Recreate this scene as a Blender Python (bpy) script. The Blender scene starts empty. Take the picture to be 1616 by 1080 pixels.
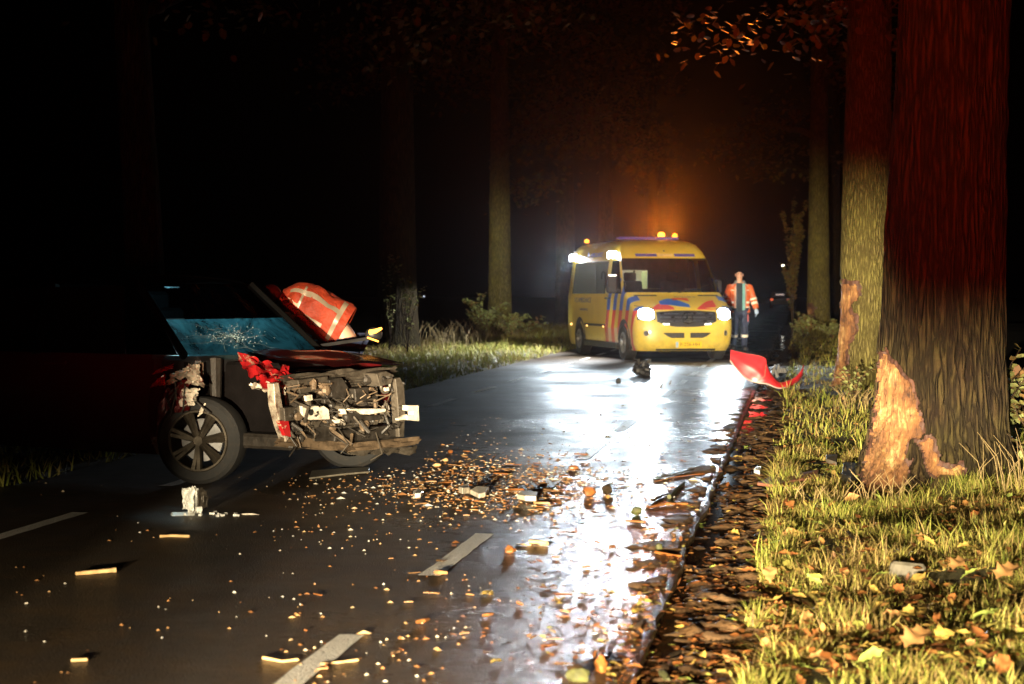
import bpy, bmesh, math, random
import numpy as np
from math import sin, cos, pi, radians, atan, atan2, sqrt, exp
from mathutils import Vector, Matrix, noise

random.seed(7)
S = bpy.context.scene
COL = S.collection

# ------------------------------------------------------------------ camera, world, light, exposure
F = 2900.0                      # focal length in photo pixels (1616 wide)
CAMH = 1.29
YAW = atan(450 / F)
PITCH = atan(75 / F)

cam_d = bpy.data.cameras.new('camera')
cam = bpy.data.objects.new('camera', cam_d)
COL.objects.link(cam)
cam.location = (0, 0, CAMH)
cam.rotation_euler = (pi / 2 - PITCH, 0, YAW)
cam_d.sensor_width = 36
cam_d.lens = F / 1616 * 36
cam_d.clip_end = 2500
cam_d.dof.use_dof = True
cam_d.dof.focus_distance = 13.5
cam_d.dof.aperture_fstop = 4.0
S.camera = cam

S.render.engine = 'CYCLES'
S.cycles.use_denoising = True
S.cycles.max_bounces = 6
S.cycles.transparent_max_bounces = 12
S.cycles.volume_bounces = 0
S.cycles.caustics_reflective = False
S.cycles.caustics_refractive = False
S.cycles.sample_clamp_indirect = 4
S.cycles.sample_clamp_direct = 0
S.view_settings.view_transform = 'Standard'
S.view_settings.look = 'None'
S.view_settings.exposure = 0
S.view_settings.gamma = 1
S.view_settings.use_curve_mapping = False

world = bpy.data.worlds.new('World')
S.world = world
world.use_nodes = True
wn = world.node_tree.nodes
wl = world.node_tree.links
bg = wn['Background']
sky = wn.new('ShaderNodeTexSky')
sky.sky_type = 'NISHITA'
sky.sun_disc = False
sky.sun_elevation = radians(-8)
sky.sun_rotation = radians(200)
wl.new(sky.outputs[0], bg.inputs[0])
bg.inputs[1].default_value = 0.002          # a moonless night


def R_(px, py):
    x, y, z = (px - 808) / F, 1.0, -(py - 540) / F
    y, z = cos(PITCH) * y + sin(PITCH) * z, -sin(PITCH) * y + cos(PITCH) * z
    return x, y, z


def cam2w(x, y, z=0.0):
    """camera-aligned ground frame (right, forward) to the road frame (X across, Y along)"""
    return Vector((x * cos(YAW) - y * sin(YAW), x * sin(YAW) + y * cos(YAW), z))


def W(px, py, z=0.0):
    x, y, d = R_(px, py)
    t = (z - CAMH) / d
    return cam2w(x * t, y * t, z)


def P3(px, py, depth):
    x, y, d = R_(px, py)
    t = depth / y
    return cam2w(x * t, depth, CAMH + d * t)


def proj(v):
    x = v.x * cos(YAW) + v.y * sin(YAW)
    y = -v.x * sin(YAW) + v.y * cos(YAW)
    z = v.z - CAMH
    yy = cos(PITCH) * y - sin(PITCH) * z
    zz = sin(PITCH) * y + cos(PITCH) * z
    return 808 + F * x / yy, 540 - F * zz / yy, yy


# headlights of the vehicle that stands behind the photographer (low beam, warm)
def beam_nodes(ld, kind, left=0, kerb=0):
    """shapes a lamp's beam by direction, with cuts placed to keep chosen parts dark"""
    ld.use_nodes = True
    nt = ld.node_tree
    em = nt.nodes['Emission']
    geo = nt.nodes.new('ShaderNodeNewGeometry')
    sep = nt.nodes.new('ShaderNodeSeparateXYZ')
    nt.links.new(geo.outputs['Incoming'], sep.inputs[0])
    def M(op, a, b=None):
        n = nt.nodes.new('ShaderNodeMath'); n.operation = op
        for i, q in enumerate((a, b)):
            if q is None: continue
            if isinstance(q, (int, float)): n.inputs[i].default_value = q
            else: nt.links.new(q, n.inputs[i])
        return n.outputs[0]
    def ramp(x, lo, hi, t0=0., t1=1.):
        n = nt.nodes.new('ShaderNodeMapRange'); n.interpolation_type = 'SMOOTHSTEP'
        nt.links.new(x, n.inputs[0])
        n.inputs[1].default_value, n.inputs[2].default_value = lo, hi
        n.inputs[3].default_value, n.inputs[4].default_value = t0, t1
        return n.outputs[0]
    x, y, z = sep.outputs
    if kind == 'low':
        el = M('DIVIDE', z, M('MAXIMUM', y, 0.01))          # tan(elevation) along the road
        az = M('DIVIDE', x, M('MAXIMUM', y, 0.01))
        side = ramp(az, kerb - .018, kerb + .018)
        k = ramp(M('SUBTRACT', el, M('SUBTRACT', .056, M('MULTIPLY', side, .044))), -.036, .036, 1.0, 0.0)  # kerb side cut lower to keep the gashed tree dark
        k = M('MULTIPLY', k, ramp(el, -.055, .0, .40, 1.0))   # hot spot just below the cut-off
        k = M('MULTIPLY', k, M('MAXIMUM', ramp(az, left - .012, left + .02, 0.0005, 1.0), ramp(el, -.068, -.036, .42, .0)))  # left cut keeps the wreck's flank and the dark trunk unlit
        k = M('MULTIPLY', k, ramp(az, -.10, .06, .38, 1.0))
        k = M('MULTIPLY', k, M('SUBTRACT', 1.0, M('MULTIPLY', side, .40)))
    elif kind == 'dip':
        k = ramp(z, .02, .09, 1.0, 0.0)
    elif kind == 'up':
        k = ramp(z, -.07, .06)
    else:
        k = ramp(z, -.24, -.16, 1.0, 0.0)
    nt.links.new(k, em.inputs['Strength'])


KEY_W = 88000.0
for dx, lf, kb in ((-0.62, -.148, .135), (0.62, -.175, .073)):
    ld = bpy.data.lights.new('low_beam', 'SPOT')
    ld.energy = KEY_W
    ld.color = (1.0, 0.82, 0.54)
    ld.spot_size = radians(120)
    ld.spot_blend = 0.3
    ld.shadow_soft_size = 0.03
    beam_nodes(ld, 'low', lf, kb)
    lo = bpy.data.objects.new('low_beam', ld)
    COL.objects.link(lo)
    lo.location = (-1.2 + dx, -3.2, 0.68)
    lo.rotation_euler = (radians(90), 0, 0)      # aims along +Y
# the red lamps on its roof wash the trees
rl = bpy.data.lights.new('red_glow', 'SPOT')
rl.energy = 11000
rl.color = (1.0, 0.04, 0.006)
rl.shadow_soft_size = 0.12
rl.spot_size = radians(96)
rl.spot_blend = 1.0
ro = bpy.data.objects.new('red_glow', rl)
COL.objects.link(ro)
ro.location = (-.6, -1.5, 1.0)
ro.rotation_euler = (radians(98), 0, radians(-24))
beam_nodes(rl, 'up')


# ------------------------------------------------------------------ helpers
def link(o):
    COL.objects.link(o); return o


def tag(o, label=None, cat=None, group=None, kind=None):
    if label: o['label'] = label
    if cat: o['category'] = cat
    if group: o['group'] = group
    if kind: o['kind'] = kind
    return o


def thing(name, label, cat, loc=(0, 0, 0), rz=0.0, group=None):
    o = bpy.data.objects.new(name, None)
    o.empty_display_size = .1
    link(o)
    o.location = loc
    o.rotation_euler = (0, 0, rz)
    return tag(o, label, cat, group)


class MB:
    def __init__(s):
        s.v = []; s.f = []; s.a = []          # verts, faces, per-face tone

    def add(s, vs, fs, tone=None):
        b = len(s.v)
        s.v += [tuple(q) for q in vs]
        s.f += [tuple(i + b for i in q) for q in fs]
        if tone is not None: s.a += [tone] * len(fs)
        return s

    def box(s, c, d, m=None, taper=1.0, tone=None):
        x, y, z = d[0] / 2, d[1] / 2, d[2] / 2
        vs = []
        for sz, k in ((-1, 1), (1, taper)):
            for sx, sy in ((-1, -1), (1, -1), (1, 1), (-1, 1)):
                q = Vector((sx * x * k, sy * y * k, sz * z))
                if m is not None: q = m @ q
                vs.append(q + Vector(c))
        return s.add(vs, [(3, 2, 1, 0), (4, 5, 6, 7), (0, 1, 5, 4), (1, 2, 6, 5), (2, 3, 7, 6), (3, 0, 4, 7)], tone)

    def grid(s, fn, nu, nv, cu=False, cv=False, tone=None):
        """fn(u,v) for u,v in 0..1"""
        vs = []
        mu = nu if cu else nu + 1
        mv = nv if cv else nv + 1
        for j in range(mv):
            for i in range(mu):
                vs.append(fn(i / nu, j / nv))
        fs = []
        for j in range(nv):
            for i in range(nu):
                a = j * mu + i; b = j * mu + (i + 1) % mu
                c = ((j + 1) % mv) * mu + (i + 1) % mu; d = ((j + 1) % mv) * mu + i
                fs.append((a, b, c, d))
        return s.add(vs, fs, tone)

    def loft(s, rings, cap=True, tone=None):
        n = len(rings[0]); vs = [q for r in rings for q in r]; fs = []
        for j in range(len(rings) - 1):
            for i in range(n):
                fs.append((j * n + i, j * n + (i + 1) % n, (j + 1) * n + (i + 1) % n, (j + 1) * n + i))
        if cap:
            fs.append(tuple(range(n - 1, -1, -1)))
            fs.append(tuple((len(rings) - 1) * n + i for i in range(n)))
        return s.add(vs, fs, tone)

    def tube(s, pts, rad, n=6, cap=True, flat=1.0, tone=None, up=None):
        pts = [Vector(p) for p in pts]
        if not isinstance(rad, (list, tuple)): rad = [rad] * len(pts)
        rings = []; ref = Vector(up) if up else None
        for i, p in enumerate(pts):
            d = (pts[min(i + 1, len(pts) - 1)] - pts[max(i - 1, 0)]).normalized()
            if ref is None: ref = Vector((0, 0, 1)) if abs(d.z) < .8 else Vector((1, 0, 0))
            x = d.cross(ref)
            if x.length < 1e-5: x = d.cross(Vector((.3, .9, .1)))
            x.normalize(); y = x.cross(d).normalized()
            ref = y
            r = rad[i]
            rx, ry = (r if isinstance(r, tuple) else (r, r * flat))
            rings.append([p + x * cos(2 * pi * k / n) * rx + y * sin(2 * pi * k / n) * ry for k in range(n)])
        return s.loft(rings, cap, tone)

    def disc(s, c, nrm, r, n=16, th=.01, tone=None):
        c = Vector(c); d = Vector(nrm).normalized() * th / 2
        return s.tube([c - d, c + d], r, n, tone=tone)

    def ring(s, c, nrm, R, r, n=24, m=8, arc=(0, 2 * pi), start=None):
        c = Vector(c); nn = Vector(nrm).normalized()
        x = nn.orthogonal().normalized() if start is None else Vector(start).normalized(); y = nn.cross(x)
        full = abs(arc[1] - arc[0] - 2 * pi) < 1e-4
        def fn(u, v):
            t = arc[0] + u * (arc[1] - arc[0]); q = v * 2 * pi
            d = x * cos(t) + y * sin(t)
            return c + d * (R + r * cos(q)) + nn * r * sin(q)
        return s.grid(fn, n, m, full, True)

    def blob(s, c, r, nu=10, nv=7, amp=0.0, fr=2.0, seed=0, tone=None):
        c = Vector(c); r = Vector(r) if not isinstance(r, (int, float)) else Vector((r, r, r))
        rings = []
        for j in range(nv + 1):
            t = pi * (j + .02) / (nv + .04)
            row = []
            for i in range(nu):
                p = 2 * pi * i / nu
                d = Vector((sin(t) * cos(p), sin(t) * sin(p), cos(t)))
                k = 1 + amp * noise.noise(d * fr + Vector((seed * 3.1, seed, 0)))
                row.append(c + Vector((d.x * r.x * k, d.y * r.y * k, d.z * r.z * k)))
            rings.append(row)
        return s.loft(rings, True, tone)

    def xf(s, m):
        s.v = [tuple(m @ Vector(q)) for q in s.v]; return s

    def mesh(s, name, mat, smooth=False, angle=None):
        me = bpy.data.meshes.new(name)
        me.from_pydata(s.v, [], s.f)
        if s.a and len(s.a) == len(s.f):
            at = me.attributes.new('tone', 'FLOAT', 'FACE')
            at.data.foreach_set('value', s.a)
        if mat: me.materials.append(mat)
        if smooth:
            me.polygons.foreach_set('use_smooth', [True] * len(me.polygons))
            if angle:
                try: me.set_sharp_from_angle(angle=radians(angle))
                except Exception: pass
        me.update()
        return me

    def build(s, name, mat, parent=None, smooth=False, angle=40, bevel=0, fix=True):
        me = s.mesh(name, mat, False)
        if fix or bevel:
            bm = bmesh.new(); bm.from_mesh(me)
            if fix: bmesh.ops.recalc_face_normals(bm, faces=bm.faces)
            if bevel:
                es = [e for e in bm.edges if len(e.link_faces) == 2 and e.calc_face_angle(0) > .6]
                bmesh.ops.bevel(bm, geom=es, offset=bevel, segments=1, affect='EDGES')
            bm.to_mesh(me); bm.free()
        if smooth:
            me.polygons.foreach_set('use_smooth', [True] * len(me.polygons))
            if angle:
                try: me.set_sharp_from_angle(angle=radians(angle))
                except Exception: pass
        o = link(bpy.data.objects.new(name, me))
        if parent is not None: o.parent = parent
        return o


def dup(o, parent=None):
    c = o.copy(); COL.objects.link(c)
    if parent is not None: c.parent = parent
    return c


def RX(a): return Matrix.Rotation(a, 3, 'X')
def RY(a): return Matrix.Rotation(a, 3, 'Y')
def RZ(a): return Matrix.Rotation(a, 3, 'Z')


# ------------------------------------------------------------------ materials
class NT:
    def __init__(s, name):
        s.m = bpy.data.materials.new(name); s.m.use_nodes = True
        s.nt = s.m.node_tree; s.n = s.nt.nodes
        s.b = s.n['Principled BSDF']
        s.out = s.n['Material Output']

    def new(s, t, **k):
        n = s.n.new(t)
        for a, b in k.items(): setattr(n, a, b)
        return n

    def L(s, a, b): s.nt.links.new(a, b)

    def coord(s, kind='Object', scale=(1, 1, 1)):
        tc = s.new('ShaderNodeTexCoord'); mp = s.new('ShaderNodeMapping')
        mp.inputs['Scale'].default_value = scale
        s.L(tc.outputs[kind], mp.inputs[0]); return mp.outputs[0]

    def noise(s, vec, scale, detail=4, rough=.55, dist=0):
        n = s.new('ShaderNodeTexNoise'); s.L(vec, n.inputs['Vector'])
        n.inputs['Scale'].default_value = scale; n.inputs['Detail'].default_value = detail
        n.inputs['Roughness'].default_value = rough; n.inputs['Distortion'].default_value = dist
        return n.outputs[0]

    def voro(s, vec, scale, feature='F1', out=0, rnd=1):
        n = s.new('ShaderNodeTexVoronoi', feature=feature); s.L(vec, n.inputs['Vector'])
        n.inputs['Scale'].default_value = scale; n.inputs['Randomness'].default_value = rnd
        return n.outputs[out]

    def ramp(s, fac, *stops):
        n = s.new('ShaderNodeValToRGB'); s.L(fac, n.inputs[0])
        e = n.color_ramp.elements
        while len(e) < len(stops): e.new(.5)
        for q, (p, c) in zip(e, stops):
            q.position = p
            q.color = (c, c, c, 1) if isinstance(c, (int, float)) else (*c, 1)
        return n.outputs[0]

    def math(s, op, a, b=0, clamp=False):
        n = s.new('ShaderNodeMath', operation=op, use_clamp=clamp)
        for i, q in enumerate((a, b)):
            if isinstance(q, (int, float)): n.inputs[i].default_value = q
            else: s.L(q, n.inputs[i])
        return n.outputs[0]

    def mix(s, fac, a, b, mode='MIX'):
        n = s.new('ShaderNodeMix', data_type='RGBA', blend_type=mode)
        for k, q in ((0, fac), (6, a), (7, b)):
            if isinstance(q, (int, float)): n.inputs[k].default_value = q if k == 0 else (q, q, q, 1)
            elif isinstance(q, tuple): n.inputs[k].default_value = (*q, 1)
            else: s.L(q, n.inputs[k])
        return n.outputs[2]

    def bump(s, h, strength=.4, dist=.01, nrm=None):
        n = s.new('ShaderNodeBump'); s.L(h, n.inputs['Height'])
        n.inputs['Strength'].default_value = strength; n.inputs['Distance'].default_value = dist
        if nrm is not None: s.L(nrm, n.inputs['Normal'])
        return n.outputs[0]

    def set(s, **k):
        for a, q in k.items():
            i = s.b.inputs[a.replace('_', ' ')]
            if isinstance(q, (int, float)): i.default_value = q
            elif isinstance(q, tuple): i.default_value = (*q, 1) if len(q) == 3 else q
            else: s.L(q, i)
        return s


def pm(name, col, rough=.6, metal=0, var=.25, scale=9, bump=0, bscale=60, coat=0, spec=.5, dirt=0):
    t = NT(name); v = t.coord()
    n = t.noise(v, scale, 5)
    lo = tuple(c * (1 - var) for c in col); hi = tuple(min(1, c * (1 + var)) for c in col)
    c = t.ramp(n, (.3, lo), (.7, hi))
    if dirt:
        c = t.mix(t.ramp(t.noise(v, scale * 2.3, 6, .7), (.5, 0.), (.68, dirt)), c, (.03, .022, .015))
    t.set(Base_Color=c, Roughness=t.ramp(n, (.2, max(.02, rough - .08)), (.8, min(1, rough + .08))), Metallic=metal,
          Coat_Weight=coat, Coat_Roughness=.06, Specular_IOR_Level=spec)
    if bump: t.set(Normal=t.bump(t.noise(v, bscale, 4), bump, .006))
    return t.m


def emit(name, col, st):
    t = NT(name)
    t.set(Base_Color=tuple(min(1, c) for c in col), Emission_Color=col, Emission_Strength=st, Roughness=.3)
    return t.m


MAT = {}
# ------------------------------------------------------------------ setting materials
def mat_asphalt():
    t = NT('wet_asphalt'); v = t.coord()
    agg = t.voro(v, 120, 'F1')                       # stones of the surface
    fine = t.noise(v, 240, 3, .6)
    big = t.noise(v, .55, 5, .6)
    mid = t.noise(v, 3.2, 6, .65)
    # dirt film dragged over the carriageway, dark damp asphalt below it
    dirt = t.ramp(mid, (.45, 0.), (.72, 1.))
    base = t.ramp(agg, (.0, (.05, .044, .036)), (.55, (.02, .018, .016)))
    base = t.mix(t.math('ADD', t.math('MULTIPLY', dirt, .5), .3), base, (.075, .043, .015))
    sx = t.new('ShaderNodeSeparateXYZ'); t.L(v, sx.inputs[0])
    side = t.new('ShaderNodeMapRange'); t.L(sx.outputs[0], side.inputs[0])
    side.inputs[1].default_value, side.inputs[2].default_value = -2.5, -.7
    side.inputs[3].default_value, side.inputs[4].default_value = 0., 1.
    wet = t.math('ADD', t.math('MULTIPLY', side.outputs[0], .30), t.math('MULTIPLY', big, 1.0))
    wet = t.ramp(wet, (.40, .12), (.72, .75))
    bm = t.bump(t.math('ADD', t.math('MULTIPLY', agg, -1.1), t.math('MULTIPLY', fine, .5)), .8, .0045)
    bw = t.bump(t.math('ADD', t.math('MULTIPLY', agg, -1.2), t.math('MULTIPLY', fine, .6)), .45, .0035)
    # every stone of the surface has its own little facet
    vc = t.new('ShaderNodeTexVoronoi'); t.L(v, vc.inputs['Vector']); vc.inputs['Scale'].default_value = 42
    v1 = t.new('ShaderNodeVectorMath', operation='SUBTRACT'); t.L(vc.outputs['Color'], v1.inputs[0]); v1.inputs[1].default_value = (.5, .5, .5)
    v2 = t.new('ShaderNodeVectorMath', operation='SCALE'); t.L(v1.outputs[0], v2.inputs[0]); v2.inputs['Scale'].default_value = .13
    v3 = t.new('ShaderNodeVectorMath', operation='ADD'); t.L(bw, v3.inputs[0]); t.L(v2.outputs[0], v3.inputs[1])
    v4 = t.new('ShaderNodeVectorMath', operation='NORMALIZE'); t.L(v3.outputs[0], v4.inputs[0]); bw = v4.outputs[0]
    spk = t.ramp(t.noise(v, 7, 6, .75), (.3, .62), (.62, 1.))
    wet = t.math('MULTIPLY', wet, spk)
    t.set(Base_Color=base, Roughness=.62, Normal=bm, Specular_IOR_Level=.3, Coat_Weight=wet, Coat_IOR=1.33,
          Coat_Roughness=t.ramp(wet, (.12, .42), (.75, .20)), Coat_Normal=bw)
    return t.m


def mat_ground(name, dark, light, wet=0):
    t = NT(name); v = t.coord()
    n = t.noise(v, 6, 7, .68); m = t.noise(v, 45, 5, .6)
    c = t.ramp(n, (.3, dark), (.7, light))
    c = t.mix(t.ramp(m, (.5, 0.), (.7, .6)), c, tuple(q * .35 for q in dark))
    t.set(Base_Color=c, Roughness=t.ramp(n, (.35, .35 if wet else .8), (.6, .85)),
          Normal=t.bump(t.math('ADD', n, t.math('MULTIPLY', m, .4)), .8, .02))
    return t.m


def mat_bark(name, dark, light, moss, mossamt, sx=11.0, sz=2.2, bstr=1.0):
    t = NT(name)
    v = t.coord('Object', (sx, sx, sz)); v2 = t.coord('Object')
    wob = t.noise(v, 1.3, 4, .6)
    add = t.new('ShaderNodeVectorMath', operation='ADD')
    sc = t.new('ShaderNodeVectorMath', operation='SCALE'); 
    nz = t.new('ShaderNodeTexNoise'); t.L(v, nz.inputs['Vector']); nz.inputs['Scale'].default_value = .9
    t.L(nz.outputs[1], sc.inputs[0]); sc.inputs['Scale'].default_value = 1.5
    t.L(v, add.inputs[0]); t.L(sc.outputs[0], add.inputs[1])
    ed = t.voro(add.outputs[0], 1.0, 'DISTANCE_TO_EDGE')
    plate = t.ramp(ed, (.02, 0.), (.30, 1.))
    grain = t.noise(v, 9, 5, .65)
    c = t.mix(plate, dark, t.ramp(grain, (.3, tuple(q * .6 for q in light)), (.7, light)))
    mm = t.ramp(t.noise(v2, 2.2, 6, .7), (.35, 0.), (.62, mossamt))
    mm = t.math('MULTIPLY', mm, t.ramp(grain, (.3, .35), (.6, 1.)))
    c = t.mix(t.math('MULTIPLY', mm, t.math('ADD', t.math('MULTIPLY', plate, .7), .3)), c, moss)
    h = t.math('ADD', plate, t.math('MULTIPLY', grain, .45))
    t.set(Base_Color=c, Roughness=.85, Specular_IOR_Level=.12, Normal=t.bump(h, bstr, .03))
    return t.m


def mat_wood():
    t = NT('split_wood'); v = t.coord('Object', (9, 9, 1.6)); v2 = t.coord()
    f = t.noise(v, 3.5, 7, .7, .6); n = t.noise(v2, 5, 6, .65); fine = t.noise(v, 16, 4, .7)
    c = t.ramp(n, (.38, (.025, .010, .004)), (.46, (.13, .052, .013)), (.56, (.25, .125, .035)), (.68, (.50, .34, .14)))
    c = t.mix(t.ramp(f, (.42, .85), (.56, 0.)), c, (.17, .07, .022))
    c = t.mix(t.ramp(t.noise(v2, 13, 5, .7), (.56, 0.), (.66, .75)), c, (.06, .022, .008))
    t.set(Base_Color=c, Roughness=.7, Normal=t.bump(t.math('ADD', f, t.math('MULTIPLY', fine, .5)), 1.0, .03))
    return t.m


def mat_tone(name, stops, rough=.6, sss=0, spec=.3, nscale=30):
    t = NT(name)
    a = t.new('ShaderNodeAttribute'); a.attribute_name = 'tone'
    n = t.noise(t.coord(), nscale, 3)
    f = t.math('ADD', a.outputs['Fac'], t.math('MULTIPLY', t.math('SUBTRACT', n, .5), .25))
    c = t.ramp(f, *stops)
    t.set(Base_Color=c, Roughness=rough, Specular_IOR_Level=spec)
    if sss:
        tr = t.new('ShaderNodeBsdfTranslucent'); mx = t.new('ShaderNodeMixShader')
        t.L(c, tr.inputs[0]); mx.inputs[0].default_value = sss
        t.L(t.b.outputs[0], mx.inputs[1]); t.L(tr.outputs[0], mx.inputs[2]); t.L(mx.outputs[0], t.out.inputs[0])
    return t.m


def mat_line():
    t = NT('road_paint'); v = t.coord('Object')
    n = t.noise(v, 14, 6, .7); f = t.noise(v, 160, 3)
    c = t.ramp(n, (.22, (.42, .38, .30)), (.36, (.78, .74, .66)), (.7, (.88, .85, .78)))
    c = t.mix(t.ramp(f, (.56, 0.), (.66, .6)), c, (.08, .07, .06))
    t.set(Base_Color=c, Roughness=.55, Coat_Weight=.25, Coat_Roughness=.35, Normal=t.bump(t.noise(v, 90, 2), 1.0, .05))
    return t.m


MAT['asphalt'] = mat_asphalt()
MAT['line'] = mat_line()
MAT['soil'] = mat_ground('damp_soil', (.022, .015, .008), (.05, .036, .018))
MAT['moss_soil'] = mat_ground('mossy_soil', (.03, .024, .009), (.085, .075, .02))
MAT['mud'] = mat_ground('churned_mud', (.065, .034, .013), (.17, .092, .036), 1)
MAT['bark_brown'] = mat_bark('brown_oak_bark', (.010, .006, .004), (.050, .031, .014), (.05, .055, .014), .45, 24, 2.3, .9)
MAT['bark_moss'] = mat_bark('mossy_oak_bark', (.045, .036, .012), (.165, .135, .052), (.165, .155, .034), .85, 30, 4.6, .9)
MAT['wood'] = mat_wood()
MAT['inner_bark'] = pm('reddish_inner_bark', (.045, .016, .008), .75, 0, .6, 16, bump=.8, bscale=35)
MAT['grass'] = mat_tone('autumn_grass', ((0., (.10, .062, .022)), (.25, (.34, .24, .085)), (.45, (.36, .33, .08)), (.7, (.26, .29, .05)), (1., (.13, .18, .028))), .5, .25)
MAT['leaf'] = mat_tone('fallen_leaf', ((0., (.10, .035, .012)), (.3, (.27, .10, .025)), (.55, (.34, .17, .05)), (.8, (.42, .31, .08)), (1., (.34, .36, .08))), .45, .2, .5)
MAT['crown'] = mat_tone('autumn_foliage', ((0., (.06, .03, .01)), (.4, (.13, .07, .02)), (.75, (.12, .10, .022)), (1., (.08, .09, .02))), .5, .3)
MAT['bush'] = mat_tone('bramble_leaves', ((0., (.20, .10, .04)), (.5, (.20, .22, .07)), (1., (.32, .36, .14))), .5, .3)
MAT['water'] = None


def mat_water():
    t = NT('puddle_water'); v = t.coord()
    n = t.noise(v, 9, 3)
    t.set(Base_Color=t.ramp(t.noise(v, 3, 4), (.3, (.02, .013, .007)), (.7, (.05, .03, .012))), Roughness=.05, IOR=1.33, Specular_IOR_Level=.5,
          Normal=t.bump(n, .08, .01))
    return t.m


MAT['water'] = mat_water()

# ------------------------------------------------------------------ ground, road, verges
EDGE_R, EDGE_L = -0.55, -5.25
def gx(u, v): return Vector((-500 + 1000 * u, -60 + 900 * v, -.10))
tag(MB().grid(gx, 8, 8).build('ground', MAT['soil'], None), kind='structure')

ys = list(np.arange(-25, 0, 1.0)) + list(np.arange(0, 30, .2)) + list(np.arange(30, 80, 1.0)) + list(np.arange(80, 601, 20.))
def edge_wob(y): return .025 * noise.noise(Vector((y * 11, 3, 4))) + .05 * noise.noise(Vector((y * 1.1, 3, 0))) + .02 * noise.noise(Vector((y * 4.7, 9, 0)))
xs_road = [EDGE_L, -5.0, -4.2, -3.2, -2.2, -1.66, -1.1, -.75]
m = MB()
vs = []; fs = []
nx = len(xs_road) + 3
for y in ys:
    e = EDGE_R + edge_wob(y)
    row = xs_road + [e - .03, e, e + .012]
    for k, x in enumerate(row):
        z = -.0015 * (x + 2.9) ** 2 * .6 + .0
        if k == 0: x += edge_wob(y + 50) * 1.5
        z = -.002 * abs(x + 2.9)
        if k == nx - 2: z -= .012
        if k == nx - 1: z -= .07
        vs.append((x, y, z))
for j in range(len(ys) - 1):
    for i in range(nx - 1):
        a = j * nx + i; fs.append((a, a + 1, a + nx + 1, a + nx))
m.add(vs, fs)
road = tag(m.build('road', MAT['asphalt'], None, smooth=True, angle=50), kind='structure')

def zroad(x): return -.002 * abs(x + 2.9)

dash_mesh = {}
def dash(x, y0, ln, k):
    if k not in dash_mesh:
        mm = MB()
        rnd = random.Random(k)
        n = 14
        vs = []
        for i in range(n + 1):
            t = i / n
            for sx in (-1, 1):
                j = rnd.uniform(-.004, .004) + (rnd.uniform(-.01, .0) if i in (0, n) else 0)
                vs.append((sx * .05 + j, t * ln + (rnd.uniform(-.02, .02) if i in (0, n) else 0), .0045))
        fs = [(2 * i, 2 * i + 1, 2 * i + 3, 2 * i + 2) for i in range(n)]
        b = len(vs)
        mm.add(vs, fs)
        dash_mesh[k] = mm.mesh('edge_dash', MAT['line'])
    o = link(bpy.data.objects.new('edge_dash', dash_mesh[k])); o.parent = road
    o.location = (x, y0, zroad(x))
for i in range(22):
    dash(-1.66, -0.75 + 3.0 * i, 1.5, i % 5)
    dash(-4.19, -0.16 + 3.0 * i, 1.46, i % 5)

# mud strip churned by tyre lugs, right of the asphalt
def mud_z(x, y):
    u = (x - EDGE_R) / .5
    lug = sin((y + .35 * x) * 2 * pi / .17 + 2.6 * noise.noise(Vector((x * 5, y * 2.7, 0))))
    k = max(0, min(1, (u - .12) / .2)) * max(0, min(1, (1.25 - u) / .35))
    z = -.042 + .012 * min(1, max(0, u) * 1.6) + .019 * k * lug * (.6 + .6 * noise.noise(Vector((x * 3, y * .9, 7)))) + .02 * noise.noise(Vector((x * 9, y * 9, 3)))
    z += .045 * max(0, u - .75) ** 1.3 + .012 * noise.noise(Vector((x * 26, y * 26, 1))) + .014 * noise.noise(Vector((x * 13, y * 11, 6)))
    z -= .004 * max(0, 1 - u / .35) - .030 * max(-.3, noise.noise(Vector((x * 4, y * 2.1, 13))))
    if x < EDGE_R - .02:
        n = noise.noise(Vector((x * 5, y * 2.6, 17))) + .5 * noise.noise(Vector((x * 15, y * 9, 3))) - (EDGE_R - x) * 2.6 + .15
        return zroad(x) + max(-.03, min(.012, n * .045))
    return z
ym = list(np.arange(-4, 4, .1)) + list(np.arange(4, 20, .025)) + list(np.arange(20, 34, .06)) + list(np.arange(34, 80, .8))
xm = list(np.linspace(-1.0, .12, 42))
vs = [(x, y, mud_z(x, y)) for y in ym for x in xm]
fs = [(j * 42 + i, j * 42 + i + 1, (j + 1) * 42 + i + 1, (j + 1) * 42 + i) for j in range(len(ym) - 1) for i in range(41)]
tag(MB().add(vs, fs).build('mud_strip', MAT['mud'], None, smooth=True, angle=None, fix=False), kind='structure')
tag(MB().add([(-.64, -4, -.036), (-.18, -4, -.036), (-.18, 60, -.036), (-.64, 60, -.036)], [(0, 1, 2, 3)]).build('puddle', MAT['water'], None), kind='structure')

def verge_z(x, y):
    return -.01 + .05 * noise.noise(Vector((x * .9, y * .9, 5))) * min(1, (x + .1) / .4) + .02 * noise.noise(Vector((x * 4, y * 4, 2))) + .05 * min(1, max(0, x) / 1.0)
xv = [-.1, .0, .12, .25, .4, .55, .7, .9, 1.1, 1.3, 1.6, 2, 2.5, 3, 4, 6, 10, 20, 60, 400]
yv = list(np.arange(-10, 2, 1.)) + list(np.arange(2, 30, .16)) + list(np.arange(30, 80, .8)) + list(np.arange(80, 601, 20.))
n = len(xv)
vs = [(x, y, verge_z(x, y) - (.06 if x < -.05 else 0)) for y in yv for x in xv]
fs = [(j * n + i, j * n + i + 1, (j + 1) * n + i + 1, (j + 1) * n + i) for j in range(len(yv) - 1) for i in range(n - 1)]
tag(MB().add(vs, fs).build('right_verge', MAT['moss_soil'], None, smooth=True, angle=None, fix=False), kind='structure')

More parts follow.
